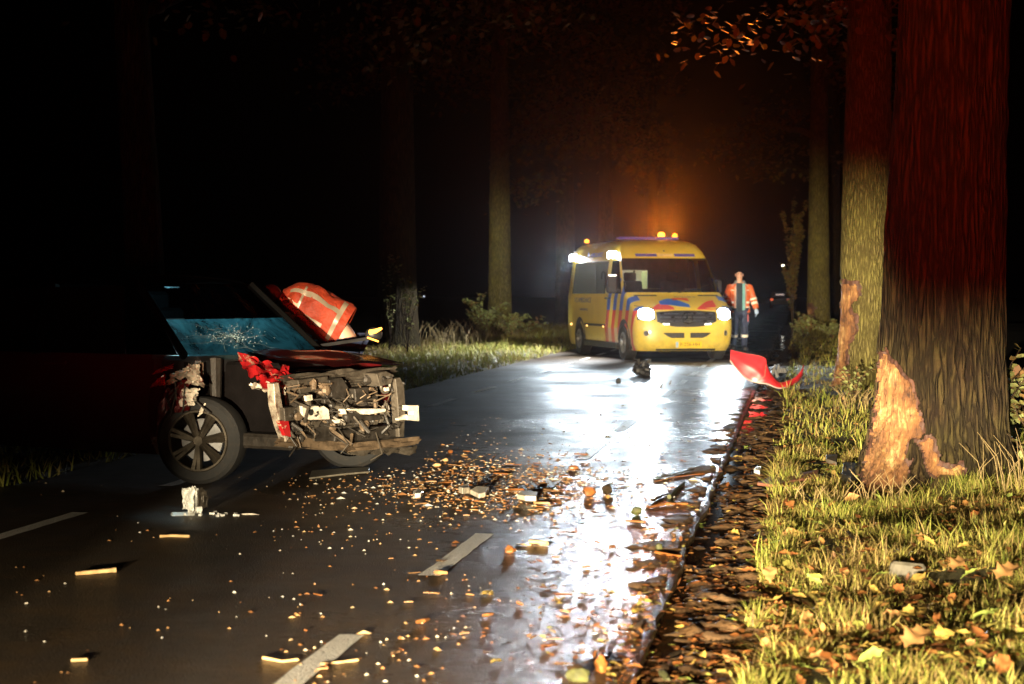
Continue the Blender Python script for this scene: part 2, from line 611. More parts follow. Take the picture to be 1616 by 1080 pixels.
def lverge_z(x, y):
    d = EDGE_L - x
    return -.02 + .10 * min(1, d / 1.2) + .05 * noise.noise(Vector((x * .8, y * .5, 5))) * min(1, d) - .35 * max(0, min(1, (d - 4.5) / 2)) + .30 * max(0, min(1, (d - 7) / 4))
xv2 = [-400, -60, -30, -20, -16, -13, -12, -11, -10.4, -9.6, -9, -8.4, -7.8, -7.2, -6.7, -6.2, -5.9, -5.6, -5.35, -5.2]
n = len(xv2)
vs = [(x, y, lverge_z(x, y) - (.06 if x > -5.3 else 0)) for y in yv for x in xv2]
fs = [(j * n + i, j * n + i + 1, (j + 1) * n + i + 1, (j + 1) * n + i) for j in range(len(yv) - 1) for i in range(n - 1)]
tag(MB().add(vs, fs).build('left_verge', MAT['soil'], None, smooth=True, angle=None, fix=False), kind='structure')

# night sky dome
def dome(u, v):
    a = u * 2 * pi; e = v * pi / 2
    return Vector((1200 * cos(a) * cos(e), 1200 * sin(a) * cos(e) , -20 + 1200 * sin(e)))
tsky = NT('night_sky'); tsky.set(Base_Color=(0.0005, .0004, .0006), Roughness=1.0, Specular_IOR_Level=0.0)
tag(MB().grid(dome, 24, 6, True).build('sky', tsky.m, None, smooth=True, angle=None), kind='structure')

# ------------------------------------------------------------------ trees
def in_poly(x, y, p):
    c = False; j = len(p) - 1
    for i in range(len(p)):
        if (p[i][1] > y) != (p[j][1] > y) and x < (p[j][0] - p[i][0]) * (y - p[i][1]) / (p[j][1] - p[i][1]) + p[i][0]: c = not c
        j = i
    return c


class Leaves:
    def __init__(s): s.v = []; s.f = []; s.t = []
    def leaf(s, p, d, nrm, ln, wd, tone):
        d = d.normalized(); x = d.cross(nrm)
        if x.length < 1e-4: x = d.orthogonal()
        x.normalize(); nn = x.cross(d)
        b = len(s.v)
        s.v += [p, p + d * ln * .35 + x * wd * .5 + nn * ln * .06, p + d * ln * .75 + x * wd * .36, p + d * ln, p + d * ln * .72 - x * wd * .4, p + d * ln * .3 - x * wd * .46 + nn * ln * .06]
        s.f += [(b, b + 1, b + 2, b + 3), (b, b + 3, b + 4, b + 5)]
        s.t += [tone, tone]
    def build(s, name, mat, parent):
        m = MB(); m.v = [tuple(q) for q in s.v]; m.f = s.f; m.a = s.t
        return m.build(name, mat, parent, fix=False)


def tree(label, x, y, r0, height, bark, seed, lean=(0, 0), nang=40, zs=None, flare=.25, scars=(), crown=None, leafn=3000, leafsize=.16, ridges=.012):
    rnd = random.Random(seed)
    z0 = verge_z(x, y) if x > -2 else lverge_z(x, y)
    root = thing('oak_tree', label, 'tree', (x, y, z0 - .05), 0, 'trees lining the road')
    if zs is None: zs = list(np.linspace(0, 1.2, 8)) + list(np.linspace(1.5, height, 14))
    vs = []; mask = []
    ph = rnd.uniform(0, 6)
    def rad(z): return r0 * (1 - .62 * z / height) + r0 * flare * exp(-z / .28) + r0 * .25 * flare * exp(-z / 1.1)
    for z in zs:
        for i in range(nang):
            a = 2 * pi * i / nang
            r = rad(z)
            r *= 1 + .14 * flare * 3 * exp(-z / .35) * sin(5 * a + ph) * .5 + .035 * noise.noise(Vector((cos(a) * 1.3 + seed, sin(a) * 1.3, z * .6)))
            rd = noise.noise(Vector((cos(a) * r * 24, sin(a) * r * 24, z * 2.6 + seed * 5)))
            r -= ridges * (1 - abs(rd) * 2.2)
            px = lean[0] * z; py = lean[1] * z
            p = Vector((px + r * cos(a), py + r * sin(a), z))
            g = 0
            if scars and sin(a) < .35:
                wp = root.location + p
                u, w, _ = proj(wp)
                nn = 9 * noise.noise(Vector((u * .045, w * .045, seed))) + 5 * noise.noise(Vector((u * .16, w * .12, seed + 3)))
                for poly in scars:
                    if in_poly(u + nn, w + nn * .6, poly): g = 1
                if not g:
                    for poly in scars:
                        if any(in_poly(u + nn + q[0], w + nn * .6 + q[1], poly) for q in ((-7, 3), (5, 2), (-3, 9), (1, -5))): g = .5
                if g == .5:
                    r -= .010 + .012 * abs(noise.noise(Vector((u * .12, w * .04, 9))))
                    p = Vector((px + r * cos(a), py + r * sin(a), z))
                if g == 1:
                    r -= .022 + .03 * abs(noise.noise(Vector((u * .05, w * .02, 4)))) 
                    r += .016 * noise.noise(Vector((u * .30, w * .022, 8))) + .010 * noise.noise(Vector((u * .8, w * .05, 2)))
                    p = Vector((px + r * cos(a), py + r * sin(a), z))
            vs.append(p); mask.append(g)
    bf = []; wf = []; nf = []
    for j in range(len(zs) - 1):
        for i in range(nang):
            q = (j * nang + i, j * nang + (i + 1) % nang, (j + 1) * nang + (i + 1) % nang, (j + 1) * nang + i)
            sm = sum(mask[k] for k in q)
            (wf if sm >= 3 else nf if sm >= 1.5 else bf).append(q)
    m = MB().add(vs, bf)
    m.build('trunk', bark, root, smooth=True, angle=None, fix=False)
    for fl, nm_, mt_ in ((wf, 'bare_wood', 'wood'), (nf, 'inner_bark', 'inner_bark')):
        if not fl: continue
        used = sorted({k for q in fl for k in q}); ix = {k: n for n, k in enumerate(used)}
        MB().add([vs[k] for k in used], [tuple(ix[k] for k in q) for q in fl]).build(nm_, MAT[mt_], root, smooth=True, angle=None, fix=False)
    # limbs and crown
    if crown:
        lv = Leaves(); top = Vector((lean[0] * height, lean[1] * height, height))
        for b in range(crown.get('limbs', 7)):
            hz = crown['z0'] + (height - crown['z0']) * (b + rnd.random() * .6) / crown.get('limbs', 7)
            az = rnd.uniform(0, 2 * pi) if 'az' not in crown else crown['az'][b % len(crown['az'])] + rnd.uniform(-.25, .25)
            ln = crown['r'] * rnd.uniform(.7, 1.1)
            p = Vector((lean[0] * hz, lean[1] * hz, hz)); pts = [p]; d = Vector((cos(az), sin(az), .55))
            for q in range(6):
                d = (d + Vector((rnd.uniform(-.3, .3), rnd.uniform(-.3, .3), rnd.uniform(-.28, .08)))).normalized()
                p = p + d * ln / 6; pts.append(p)
            rr = rad(hz) * .42
            MB().tube(pts, [rr * (1 - .85 * k / 6) for k in range(7)], 7).build('limb', bark, root, smooth=True, angle=None)
            for k in range(leafn // crown.get('limbs', 7)):
                c = pts[rnd.choice((2, 3, 4, 5, 6, 6))]
                cl = rnd.randrange(5)
                rr2 = random.Random(seed * 97 + b * 13 + cl)
                off = Vector((rr2.uniform(-1, 1), rr2.uniform(-1, 1), rr2.uniform(-.55, .5))) * crown['r'] * .34
                o = c + off + Vector((rnd.gauss(0, .3), rnd.gauss(0, .3), rnd.gauss(0, .16))) * crown['r'] * .3
                dd = Vector((rnd.uniform(-1, 1), rnd.uniform(-1, 1), rnd.uniform(-1, .2)))
                lv.leaf(o, dd, Vector((rnd.uniform(-.5, .5), rnd.uniform(-.5, .5), 1)), leafsize * rnd.uniform(.6, 1.2), leafsize * rnd.uniform(.5, .8), rnd.random())
        lv.build('crown', MAT['crown'], root)
    return root


SC1 = [[(1391, 553), (1404, 572), (1425, 597), (1438, 613), (1444, 645), (1448, 678), (1441, 692), (1428, 704), (1433, 742), (1428, 772), (1405, 782), (1356, 776), (1372, 705), (1379, 652), (1386, 600)],
       [(1453, 702), (1468, 692), (1478, 735), (1500, 742), (1519, 734), (1516, 756), (1494, 766), (1470, 748), (1458, 726)],
       [(1441, 660), (1452, 655), (1455, 690), (1446, 697)]]
zs1 = list(np.linspace(0, 1.15, 150)) + list(np.linspace(1.165, 3.6, 90)) + list(np.linspace(3.8, 15, 14))
tree('thick trunk with long splintered bare wood gash in the near grass', .93, 12.75, .42, 17, MAT['bark_brown'], 1, (.035, 0), 270, zs1, .34, SC1,
     dict(z0=5.5, r=4.5, limbs=8), 2600, .17, .016)
SC2 = [[(1326, 450), (1352, 450), (1356, 470), (1340, 478), (1336, 492), (1346, 500), (1348, 520), (1336, 546), (1331, 580), (1336, 606), (1310, 612), (1312, 560), (1318, 500)]]
zs2 = list(np.linspace(0, 1.6, 70)) + list(np.linspace(1.65, 4, 30)) + list(np.linspace(4.2, 15, 12))
tree('mossy trunk with bark torn off its left edge behind the gashed tree', .90, 25.6, .365, 16, MAT['bark_moss'], 2, (.012, 0), 120, zs2, .22, SC2,
     dict(z0=4.3, r=4.2, limbs=8, az=(2.4, .2, 3.6, 5.2, 1.1, 4.4, 2.9, 5.9)), 4200, .16, .011)
SC3 = [[(1268, 485), (1279, 485), (1277, 520), (1268, 525)]]
zs3 = list(np.linspace(0, 2.4, 40)) + list(np.linspace(2.5, 8, 24)) + list(np.linspace(8.5, 16, 8))
tree('slim mossy trunk farthest along the right verge beside the paramedic', .62, 55.5, .35, 17, MAT['bark_moss'], 3, (.0, 0), 70, zs3, .25, SC3,
     dict(z0=5.5, r=4.5, limbs=8), 3000, .17, .01)
zs4 = list(np.linspace(0, 2.4, 30)) + list(np.linspace(2.5, 8, 24)) + list(np.linspace(8.5, 16, 8))
tree('floodlit mossy trunk standing alone over brambles on the left verge', -8.75, 54.0, .36, 17, MAT['bark_moss'], 4, (.0, 0), 70, zs4, .2, (),
     dict(z0=5.2, r=5.0, limbs=10, az=(5.6, 4.4, 3.4, 0.2, 2.4, 1.2, 5.0)), 9000, .20, .011)
tree('unlit dark trunk seen behind the wrecked car bonnet', -8.85, 40.3, .46, 16, MAT['bark_brown'], 5, (0, 0), 48, None, .2, (), dict(z0=5.5, r=4.5, limbs=7), 1800, .2)
tree('dim red trunk at the far left of the picture behind the wreck', -8.78, 24.2, .29, 16, MAT['bark_brown'], 6, (-.05, 0), 60, None, .2, (), dict(z0=4.2, r=4.0, limbs=7, az=(.4, 1.4, 2.6, 5.9)), 1500, .18)
tree('red lit trunk close behind the rear of the ambulance', -8.8, 70, .40, 17, MAT['bark_brown'], 7, (0, 0), 36, None, .2, (), dict(z0=6, r=5, limbs=8), 3000, .24)
tree('faint trunk in the dark above the ambulance roof', -8.8, 85, .40, 17, MAT['bark_brown'], 8, (0, 0), 30, None, .2, (), dict(z0=6, r=5, limbs=8), 2600, .26)
tree('faint trunk in the dark above the amber beacon', -8.7, 112, .40, 17, MAT['bark_brown'], 9, (0, 0), 30, None, .2, (), dict(z0=7, r=5, limbs=7), 1600, .3)
tree('dark trunk hidden close behind the slim mossy trunk', 1.3, 72, .4, 17, MAT['bark_brown'], 10, (0, 0), 30, None, .2, (), dict(z0=5, r=5, limbs=7), 1600, .24)

# ------------------------------------------------------------------ grass
def grass_patch(name, label, pts, hgt, wid, tone_fn, seed, zfn):
    rnd = np.random.default_rng(seed)
    N = len(pts)
    cl = np.array([noise.noise(Vector((p[0] * 2.6, p[1] * 1.9, 31))) for p in pts])
    h = hgt * rnd.uniform(.35, 1.3, N) * np.clip(1.0 + 1.7 * cl, .4, 2.2); w = wid * rnd.uniform(.7, 1.3, N)
    az = rnd.uniform(0, 2 * pi, N); bend = rnd.uniform(.2, 1.7, N) * h
    fa = az + pi / 2 + rnd.uniform(-.8, .8, N)
    X = pts[:, 0]; Y = pts[:, 1]
    Z = np.array([zfn(a, b) for a, b in pts]) - .01
    V = np.zeros((N, 5, 3)); 
    dx, dy = np.cos(fa), np.sin(fa); bx, by = np.cos(az), np.sin(az)
    for k, (t, s) in enumerate(((0, -1), (0, 1), (.55, 1), (.55, -1), (1, 0))):
        b = bend * t * t; ww = w * (1 if t == 0 else .75) / 2 * s
        V[:, k, 0] = X + dx * ww + bx * b; V[:, k, 1] = Y + dy * ww + by * b
        V[:, k, 2] = Z + h * t * np.clip(1.25 - .45 * bend / h, .4, 1) * (1 if t < 1 else 1.0)
    me = bpy.data.meshes.new(name)
    verts = V.reshape(-1, 3)
    b = np.arange(N) * 5
    me.vertices.add(N * 5); me.vertices.foreach_set('co', verts.ravel())
    quads = np.stack([b, b + 1, b + 2, b + 3], 1); tris = np.stack([b + 3, b + 2, b + 4], 1)
    loops = np.concatenate([quads, tris], 1).ravel()
    me.loops.add(N * 7); me.loops.foreach_set('vertex_index', loops)
    me.polygons.add(N * 2)
    st = np.stack([np.arange(N) * 7, np.arange(N) * 7 + 4], 1).ravel()
    me.polygons.foreach_set('loop_start', st)
    me.update(calc_edges=True)
    at = me.attributes.new('tone', 'FLOAT', 'FACE')
    tn = tone_fn(X, Y, rnd); at.data.foreach_set('value', np.repeat(tn, 2).astype(np.float32))
    me.materials.append(MAT['grass'])
    o = link(bpy.data.objects.new(name, me))
    tag(o, label, 'grass', kind='stuff')
    return o

rg = np.random.default_rng(3)
def scatter(n, x0, x1, y0, y1, keep, pw=1.0):
    out = []
    while len(out) < n:
        u = rg.random((4000, 2))
        X = x0 + (x1 - x0) * u[:, 0]; Y = y0 + (y1 - y0) * u[:, 1] ** pw
        out += [q for q in zip(X, Y) if keep(*q)]
    return np.array(out[:n])
def clump(x, y, s=3.0, thr=-.15):
    return noise.noise(Vector((x * s, y * s, 11))) + .5 * noise.noise(Vector((x * s * 3, y * s * 3, 4))) > thr
def tree_free(x, y):
    return (x - .88) ** 2 + (y - 12.75) ** 2 > .19 and (x - .9) ** 2 + (y - 25.6) ** 2 > .14
BW = W(1252, 612)
def right_keep(x, y):
    u, w, d = proj(Vector((x, y, 0)))
    e = -.16 + .10 * noise.noise(Vector((y * 1.3, 1, 1))) + .05 * noise.noise(Vector((y * 5, 1, 1)))
    return x > e and u < 1720 and clump(x, y, 3.4, -.12) and tree_free(x, y) and (x - BW.x) ** 2 + (y - BW.y) ** 2 > .16
def tone_r(X, Y, r):
    base = np.array([.42 + .5 * noise.noise(Vector((a * 1.6, b * 1.1, 21))) for a, b in zip(X, Y)])
    return np.clip(base + r.normal(0, .20, len(X)), 0, 1)
near = scatter(46000, -.3, 2.6, 5.2, 14.5, right_keep, 1.0)
grass_patch('verge_grass', 'yellow green autumn grass tufts at the foot of the gashed tree', near, .074, .0055, tone_r, 5, verge_z)
far = scatter(26000, -.3, 3.2, 14.5, 62, right_keep, 1.7)
grass_patch('roadside_grass', 'lit grass strip running along the right road edge', far, .085, .011, tone_r, 6, verge_z)
def left_keep(x, y):
    u, w, d = proj(Vector((x, y, 0)))
    return 560 < u < 960 and x < EDGE_L + .12 * noise.noise(Vector((y * 2, 5, 1)))
lg = scatter(30000, -9.6, -5.15, 24, 90, left_keep, 1.2)
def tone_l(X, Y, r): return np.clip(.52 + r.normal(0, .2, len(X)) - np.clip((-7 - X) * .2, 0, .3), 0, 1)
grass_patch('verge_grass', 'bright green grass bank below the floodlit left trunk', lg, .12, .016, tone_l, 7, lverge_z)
# the dark bank further left
lg2 = scatter(9000, -11, -5.2, 10, 26, lambda x, y: x < EDGE_L and proj(Vector((x, y, 0)))[0] > -150, 1.0)
grass_patch('verge_grass', 'unlit grass on the left verge behind the wreck', lg2, .15, .014, tone_r, 8, lverge_z)
# ------------------------------------------------------------------ ambulance
def glass_mat(name, tint, alpha, rough=.03, refl=1.0):
    t = NT(name)
    tr = t.new('ShaderNodeBsdfTransparent'); tr.inputs[0].default_value = (*tint, 1)
    gl = t.new('ShaderNodeBsdfGlossy'); gl.inputs['Roughness'].default_value = rough
    fr = t.new('ShaderNodeFresnel'); fr.inputs[0].default_value = 1.45
    mx = t.new('ShaderNodeMixShader')
    t.L(t.math('MULTIPLY', fr.outputs[0], refl), mx.inputs[0]); t.L(tr.outputs[0], mx.inputs[1]); t.L(gl.outputs[0], mx.inputs[2])
    t.L(mx.outputs[0], t.out.inputs[0])
    return t.m


def mat_ambulance():
    t = NT('yellow_livery_paint'); tc = t.new('ShaderNodeTexCoord'); v = tc.outputs['Object']
    s = t.new('ShaderNodeSeparateXYZ'); t.L(v, s.inputs[0]); x, y, z = s.outputs
    n = t.noise(v, 2.5, 5, .6)
    yel = t.ramp(n, (.3, (.62, .47, .06)), (.7, (.72, .56, .08)))
    # slanting bands on the flank: blue above the waist, red below it, pale gaps low down
    up = t.math('SUBTRACT', z, .98)
    sl = t.math('MULTIPLY', t.math('ABSOLUTE', up), .55)
    low = t.math('LESS_THAN', z, .98)
    sh = t.math('SUBTRACT', x, t.math('MULTIPLY', up, .42))
    vlow = t.math('LESS_THAN', z, .62)
    sh = t.math('ADD', sh, t.math('MULTIPLY', vlow, t.math('MULTIPLY', t.math('SUBTRACT', z, .62), .36)))
    fr = t.math('FRACT', t.math('DIVIDE', t.math('ADD', sh, .02), .50))
    band = t.math('LESS_THAN', fr, .50)
    inx = t.math('MULTIPLY', t.math('GREATER_THAN', sh, .48), t.math('LESS_THAN', sh, 2.62))
    inx = t.math('MULTIPLY', inx, t.math('LESS_THAN', z, 1.62))
    side = t.math('GREATER_THAN', t.math('ABSOLUTE', y), .80)
    band = t.math('MULTIPLY', t.math('MULTIPLY', band, inx), side)
    bcol = t.mix(low, (.03, .12, .55), (.62, .055, .03))
    c = t.mix(band, yel, bcol)
    gap = t.math('MULTIPLY', t.math('MULTIPLY', t.math('SUBTRACT', 1., band), inx), t.math('MULTIPLY', vlow, side))
    c = t.mix(gap, c, (.62, .45, .28))
    # road film low down
    film = t.math('MULTIPLY', t.ramp(t.noise(v, 7, 6, .7), (.4, 0.), (.7, .5)), t.ramp(z, (.25, 1.), (.75, 0.)))
    c = t.mix(film, c, (.10, .075, .045))
    t.set(Base_Color=c, Roughness=.38, Coat_Weight=.5, Coat_Roughness=.08)
    return t.m


MAT['livery'] = mat_ambulance()
MAT['black_plastic'] = pm('black_plastic', (.014, .014, .015), .5, bump=.15, bscale=150)
MAT['rubber'] = pm('tyre_rubber', (.012, .012, .012), .8, bump=.3, bscale=70, dirt=.5)
MAT['steel'] = pm('grey_steel', (.28, .28, .28), .4, .8, dirt=.4)
MAT['chrome'] = pm('chrome_trim', (.55, .56, .57), .18, 1.0)
MAT['dark_glass'] = glass_mat('tinted_glass', (.09, .10, .10), 1)
MAT['windscreen'] = glass_mat('windscreen_glass', (.70, .73, .72), 1)
MAT['blue'] = pm('blue_reflective_film', (.03, .14, .60), .35, var=.08)
MAT['red'] = pm('red_reflective_film', (.60, .05, .035), .35, var=.08)
MAT['blue_lens'] = pm('blue_lamp_lens', (.10, .10, .42), .2, coat=.6, var=.1)
MAT['white_panel'] = pm('white_cabinet', (.75, .76, .74), .4, var=.05)
MAT['grey_trim'] = pm('grey_trim', (.10, .10, .105), .7)
MAT['plate'] = pm('yellow_plate', (.75, .50, .02), .4, var=.05)
MAT['ink'] = pm('black_ink', (.015, .015, .015), .5)
MAT['navy_ink'] = pm('navy_lettering', (.05, .07, .17), .5)
MAT['headlamp'] = emit('headlamp_glow', (.85, .95, 1.0), 70)
MAT['flood'] = emit('floodlight_glow', (.92, .97, 1.0), 40)
MAT['amber_hot'] = emit('amber_beacon_hot', (1.0, .42, .04), 5)
MAT['amber'] = emit('amber_lamp', (1.0, .38, .03), 3)
MAT['marker'] = emit('side_marker', (1.0, .55, .16), 5)
MAT['cabin_light'] = emit('cabin_ceiling_light', (.92, 1.0, .96), 16)
MAT['daylight'] = emit('position_lamp', (1.0, .95, .8), 6)

fm = W(1061, 567.5)
VA = radians(-69.6)
vdir = Vector((cos(VA), sin(VA), 0))
VO = fm - vdir * 1.83
van = thing('ambulance', 'yellow ambulance parked across the wet road with headlights and amber beacons lit', 'ambulance', (VO.x, VO.y, -.004), VA)

def ip(z, tab):
    for (a, b), (c, d) in zip(tab, tab[1:]):
        if z <= c: return b + (d - b) * max(0, (z - a)) / (c - a)
    return tab[-1][1]
XF = [(.2, 2.74), (.32, 2.82), (.5, 2.84), (.8, 2.82), (.95, 2.77), (1.03, 2.68), (1.13, 2.50), (1.22, 2.30), (1.28, 2.14), (1.34, 2.05), (2.0, 1.42), (2.15, 1.24), (2.3, .98), (2.38, .70), (2.42, .2)]
HW = [(.2, .92), (.32, .97), (.6, 1.0), (1.25, 1.0), (1.34, .985), (2.0, .90), (2.15, .865), (2.3, .80), (2.38, .70), (2.42, .45)]
BU = [(.2, .42), (.8, .42), (1.1, .40), (1.34, .34), (2.0, .26), (2.42, .2)]
ZL = [.2, .26, .33, .42, .52, .62, .72, .82, .9, .97, 1.03, 1.09, 1.15, 1.21, 1.27, 1.31, 1.335, 1.45, 1.6, 1.75, 1.9, 1.985, 2.02, 2.08, 2.15, 2.23, 2.3, 2.35, 2.385, 2.42]
XS = [-2.92, -2.6, -2.25, -1.9, -1.5, -1.1, -.7, -.3, .0, .32, .44, .60, .74]
NF = 12
def xfront(y, z):
    w = ip(z, HW); f = min(.9999, abs(y) / w)
    # superellipse corner
    e = .62
    t = math.acos(f ** (1 / e)); b = ip(z, BU)
    return ip(z, XF) - b + b * sin(t) ** e
def outline(z):
    w = ip(z, HW); pts = []
    tg = []
    xr = -3.06 + .06 * max(0, z - 1.5)
    for y in (0, -.35, -.7): pts.append((xr, y * w)); tg.append('rear')
    pts.append((xr + .015, -.93 * w)); tg.append('rear')
    for x in XS: pts.append((x, -w)); tg.append(('side', x))
    xc = ip(z, XF) - ip(z, BU)
    xe = .74 if xc > .9 else min(.74, xc - .05)
    if xe < .74:
        k = len(pts) - len(XS)
        for i, x in enumerate(XS): pts[k + i] = (-2.92 + (x + 2.92) * (xe + 2.92) / 3.66, -w)
    for f in (.25, .5, .72, .88):
        pts.append((xe + (xc - xe) * f, -w)); tg.append(('door', f))
    for k in range(NF + 1):
        t = pi / 2 * k / NF
        pts.append((xc + ip(z, BU) * sin(t) ** .62, -w * cos(t) ** .62)); tg.append(('front', k))
    full = pts + [(x, -y) for x, y in reversed(pts[1:-1])]
    ftg = tg + list(reversed(tg[1:-1]))
    return full, ftg
body = MB(); wind = MB(); rearglass = MB(); doorglass = MB()
rings = [outline(z) for z in ZL]
n = len(rings[0][0])
allv = [Vector((x, y, z)) for (pts, tg), z in zip(rings, ZL) for x, y in pts]
tg = rings[0][1]
sets = {'b': [], 'w': [], 'r': [], 'd': [], 's': []}
for j in range(len(ZL) - 1):
    za, zb = ZL[j], ZL[j + 1]
    for i in range(n):
        i2 = (i + 1) % n
        q = (j * n + i, j * n + i2, (j + 1) * n + i2, (j + 1) * n + i)
        a, b = tg[i], tg[i2]
        key = 'b'
        glassz = 1.30 < (za + zb) / 2 < 2.0
        if a[0] == 'front' and b[0] == 'front' and za >= 1.33 and zb <= 2.03:
            if min(a[1], b[1]) >= 1: key = 'w'
        elif glassz and isinstance(a, tuple) and isinstance(b, tuple):
            xa = [g[1] if g[0] == 'side' else .74 + g[1] * .9 for g in (a, b)]
            lo, hi = min(xa), max(xa)
            if a[0] == 'side' and b[0] == 'side' and lo >= -2.61 and hi <= .33: key = 'r'
            elif lo >= .59 and hi <= 1.60 and 'front' not in (a[0], b[0]): key = 'd'
        if zb <= .34 and False: key = 'k'
        sets[key].append(q)
def sub(fs, off=0.0):
    used = sorted({k for q in fs for k in q}); ix = {k: i for i, k in enumerate(used)}
    return MB().add([allv[k] for k in used], [tuple(ix[k] for k in q) for q in fs])
mb = sub(sets['b'])
top = outline(2.42)[0]
mb.add([Vector((x, y, 2.42)) for x, y in top], [tuple(range(len(top)))])
mb.build('body', MAT['livery'], van, smooth=True, angle=38)
sub(sets['w']).build('windscreen', MAT['windscreen'], van, smooth=True)
# split the flank glass by side and by run
for sgn in (-1, 1):
    for key, nm in (('r', 'side_window'), ('d', 'door_window')):
        fs = [q for q in sets[key] if allv[q[0]].y * sgn > 0]
        if fs: sub(fs).build(nm, MAT['dark_glass'], van, smooth=True)
# underbody and interior
MB().box((-.1, 0, .30), (5.3, 1.7, .10)).build('underbody', MAT['black_plastic'], van)
MB().box((-.9, 0, .42), (4.1, 1.86, .06)).build('floor', MAT['grey_trim'], van)
MB().box((1.55, 0, 1.14), (.9, 1.70, .20)).box((1.30, -.42, 1.26), (.3, .34, .06)).box((1.45, .05, 1.24), (.35, .2, .05)).build('dashboard', MAT['black_plastic'], van, bevel=.03)
for yy in (-.45, .45):
    s = MB().box((.62, yy, .86), (.52, .50, .16)).box((.34, yy, 1.22), (.16, .48, .70), RY(-.18)).box((.27, yy, 1.66), (.10, .26, .18))
    s.build('seat', MAT['grey_trim'], van, bevel=.03)
MB().ring((1.05, .45, 1.20), (1, 0, .5), .19, .016).build('steering_wheel', MAT['black_plastic'], van, smooth=True)
# partition with a window through to the lit patient compartment (opening on the kerb side)
wy0, wy1, wz0, wz1 = -.62, -.03, 1.42, 1.80
p = MB(); xp = .12
p.box((xp, 0, .92), (.05, 1.80, .98)).box((xp, 0, 1.97), (.05, 1.70, .34)).box((xp, (wy0 - .88) / 2, 1.61), (.05, .26, .38)).box((xp, (wy1 + .86) / 2, 1.61), (.05, .89, .38))
p.build('partition', MAT['grey_trim'], van)
MB().box((xp + .02, (wy0 + wy1) / 2, 1.60), (.03, .03, .38)).box((xp + .03, wy0 + .11, 1.505), (.02, .2, .03)).build('partition_frame', MAT['black_plastic'], van)
MB().box((-2.9, 0, 1.35), (.04, 1.75, 1.8)).box((-1.4, .84, 1.35), (2.8, .04, 1.7)).build('cabinet_wall', MAT['white_panel'], van)
MB().box((-1.3, .5, 1.55), (.5, .4, .5)).box((-.5, .6, 1.2), (.5, .35, .6)).build('cabinet', pm('olive_cabinet', (.38, .42, .22), .5), van, bevel=.02)
MB().box((-1.35, -.72, 1.62), (.10, .06, .62)).box((-.15, -.74, 1.60), (.06, .05, .3)).build('grab_pillar', MAT['white_panel'], van)
MB().box((-.55, -.6, 1.30), (.55, .3, .9), None, .8).build('attendant_seat', MAT['grey_trim'], van, bevel=.04)
MB().tube([(-.55 + .16 * cos(a), -.80, 1.62 + .16 * sin(a)) for a in np.linspace(0, pi, 9)], .018, 6).build('grab_handle', MAT['grey_trim'], van)
MB().box((-1.5, -.25, 2.20), (1.6, .25, .03)).build('ceiling_light', MAT['cabin_light'], van)
# wheel arches and wheels
def wheel(parent, c, ax, R, w, rimr, rimmat, spokes=5, name='wheel'):
    root = bpy.data.objects.new(name, None); link(root); root.parent = parent; root.location = c
    root.rotation_euler = (0, 0, ax)            # local +Y is outboard
    prof = [(rimr, -w * .42), (R * .9, -w * .5), (R * .985, -w * .40), (R, -w * .2), (R, w * .2), (R * .985, w * .40), (R * .9, w * .5), (rimr, w * .42)]
    rings_ = []
    N = 36
    m = MB()
    m.grid(lambda u, v: Vector((prof[round(v * 7)][0] * cos(u * 2 * pi), prof[round(v * 7)][1], prof[round(v * 7)][0] * sin(u * 2 * pi))), N, 7, True)
    m.build('tyre', MAT['rubber'], root, smooth=True, angle=30)
    r = MB()
    r.grid(lambda u, v: Vector(((rimr * (1 - .1 * v)) * cos(u * 2 * pi), w * (.44 - .75 * v), (rimr * (1 - .1 * v)) * sin(u * 2 * pi))), N, 2, True)
    r.ring((0, w * .43, 0), (0, 1, 0), rimr * .985, .012, 36, 6)
    r.tube([(0, w * .30, 0), (0, w * .42, 0)], [rimr * .24, rimr * .2], 14)
    for k in range(spokes):
        a = 2 * pi * k / spokes + .3
        for da in (-.10, .10):
            d = Vector((cos(a + da), 0, sin(a + da))); d0 = Vector((cos(a + da * .6), 0, sin(a + da * .6)))
            r.tube([d0 * rimr * .15 + Vector((0, w * .40, 0)), d * rimr * .6 + Vector((0, w * .37, 0)), d * rimr * .97 + Vector((0, w * .40, 0))], [.020, .019, .022], 5)
    r.build('rim', rimmat, root, smooth=True, angle=40)
    b = MB().tube([(0, -w * .2, 0), (0, w * .05, 0)], rimr * .72, 24); b.build('brake_disc', MAT['steel'], root, smooth=True)
    return root
for x in (1.83, -1.83):
    for s in (-1, 1):
        pts = []
        a0 = [radians(-18 + 216 * k / 20) for k in range(21)]
        q = [Vector((x + .44 * cos(a), s * 1.004, .37 + .44 * sin(a))) for a in a0]
        q = [Vector((v.x, v.y - s * (.03 if v.z < .35 else 0), max(v.z, .19))) for v in q]
        m = MB(); b = [v - Vector((0, s * .3, 0)) for v in q]
        m.add(q + b, [tuple(range(21)), tuple(range(41, 20, -1))] + [(k, (k + 1) % 21, 21 + (k + 1) % 21, 21 + k) for k in range(21)])
        m.build('wheel_arch', MAT['black_plastic'], van)
        wheel(van, (x, s * .91, .345), 0 if s > 0 else pi, .345, .235, .20, MAT['steel'])
for s in (-1, 1):
    MB().box((-.02, s * .995, .27), (2.7, .05, .12)).build('sill', MAT['black_plastic'], van, bevel=.01)
    MB().box((-.5, s * 1.008, .66), (1.75, .016, .05)).build('rub_strip', MAT['black_plastic'], van, bevel=.005)
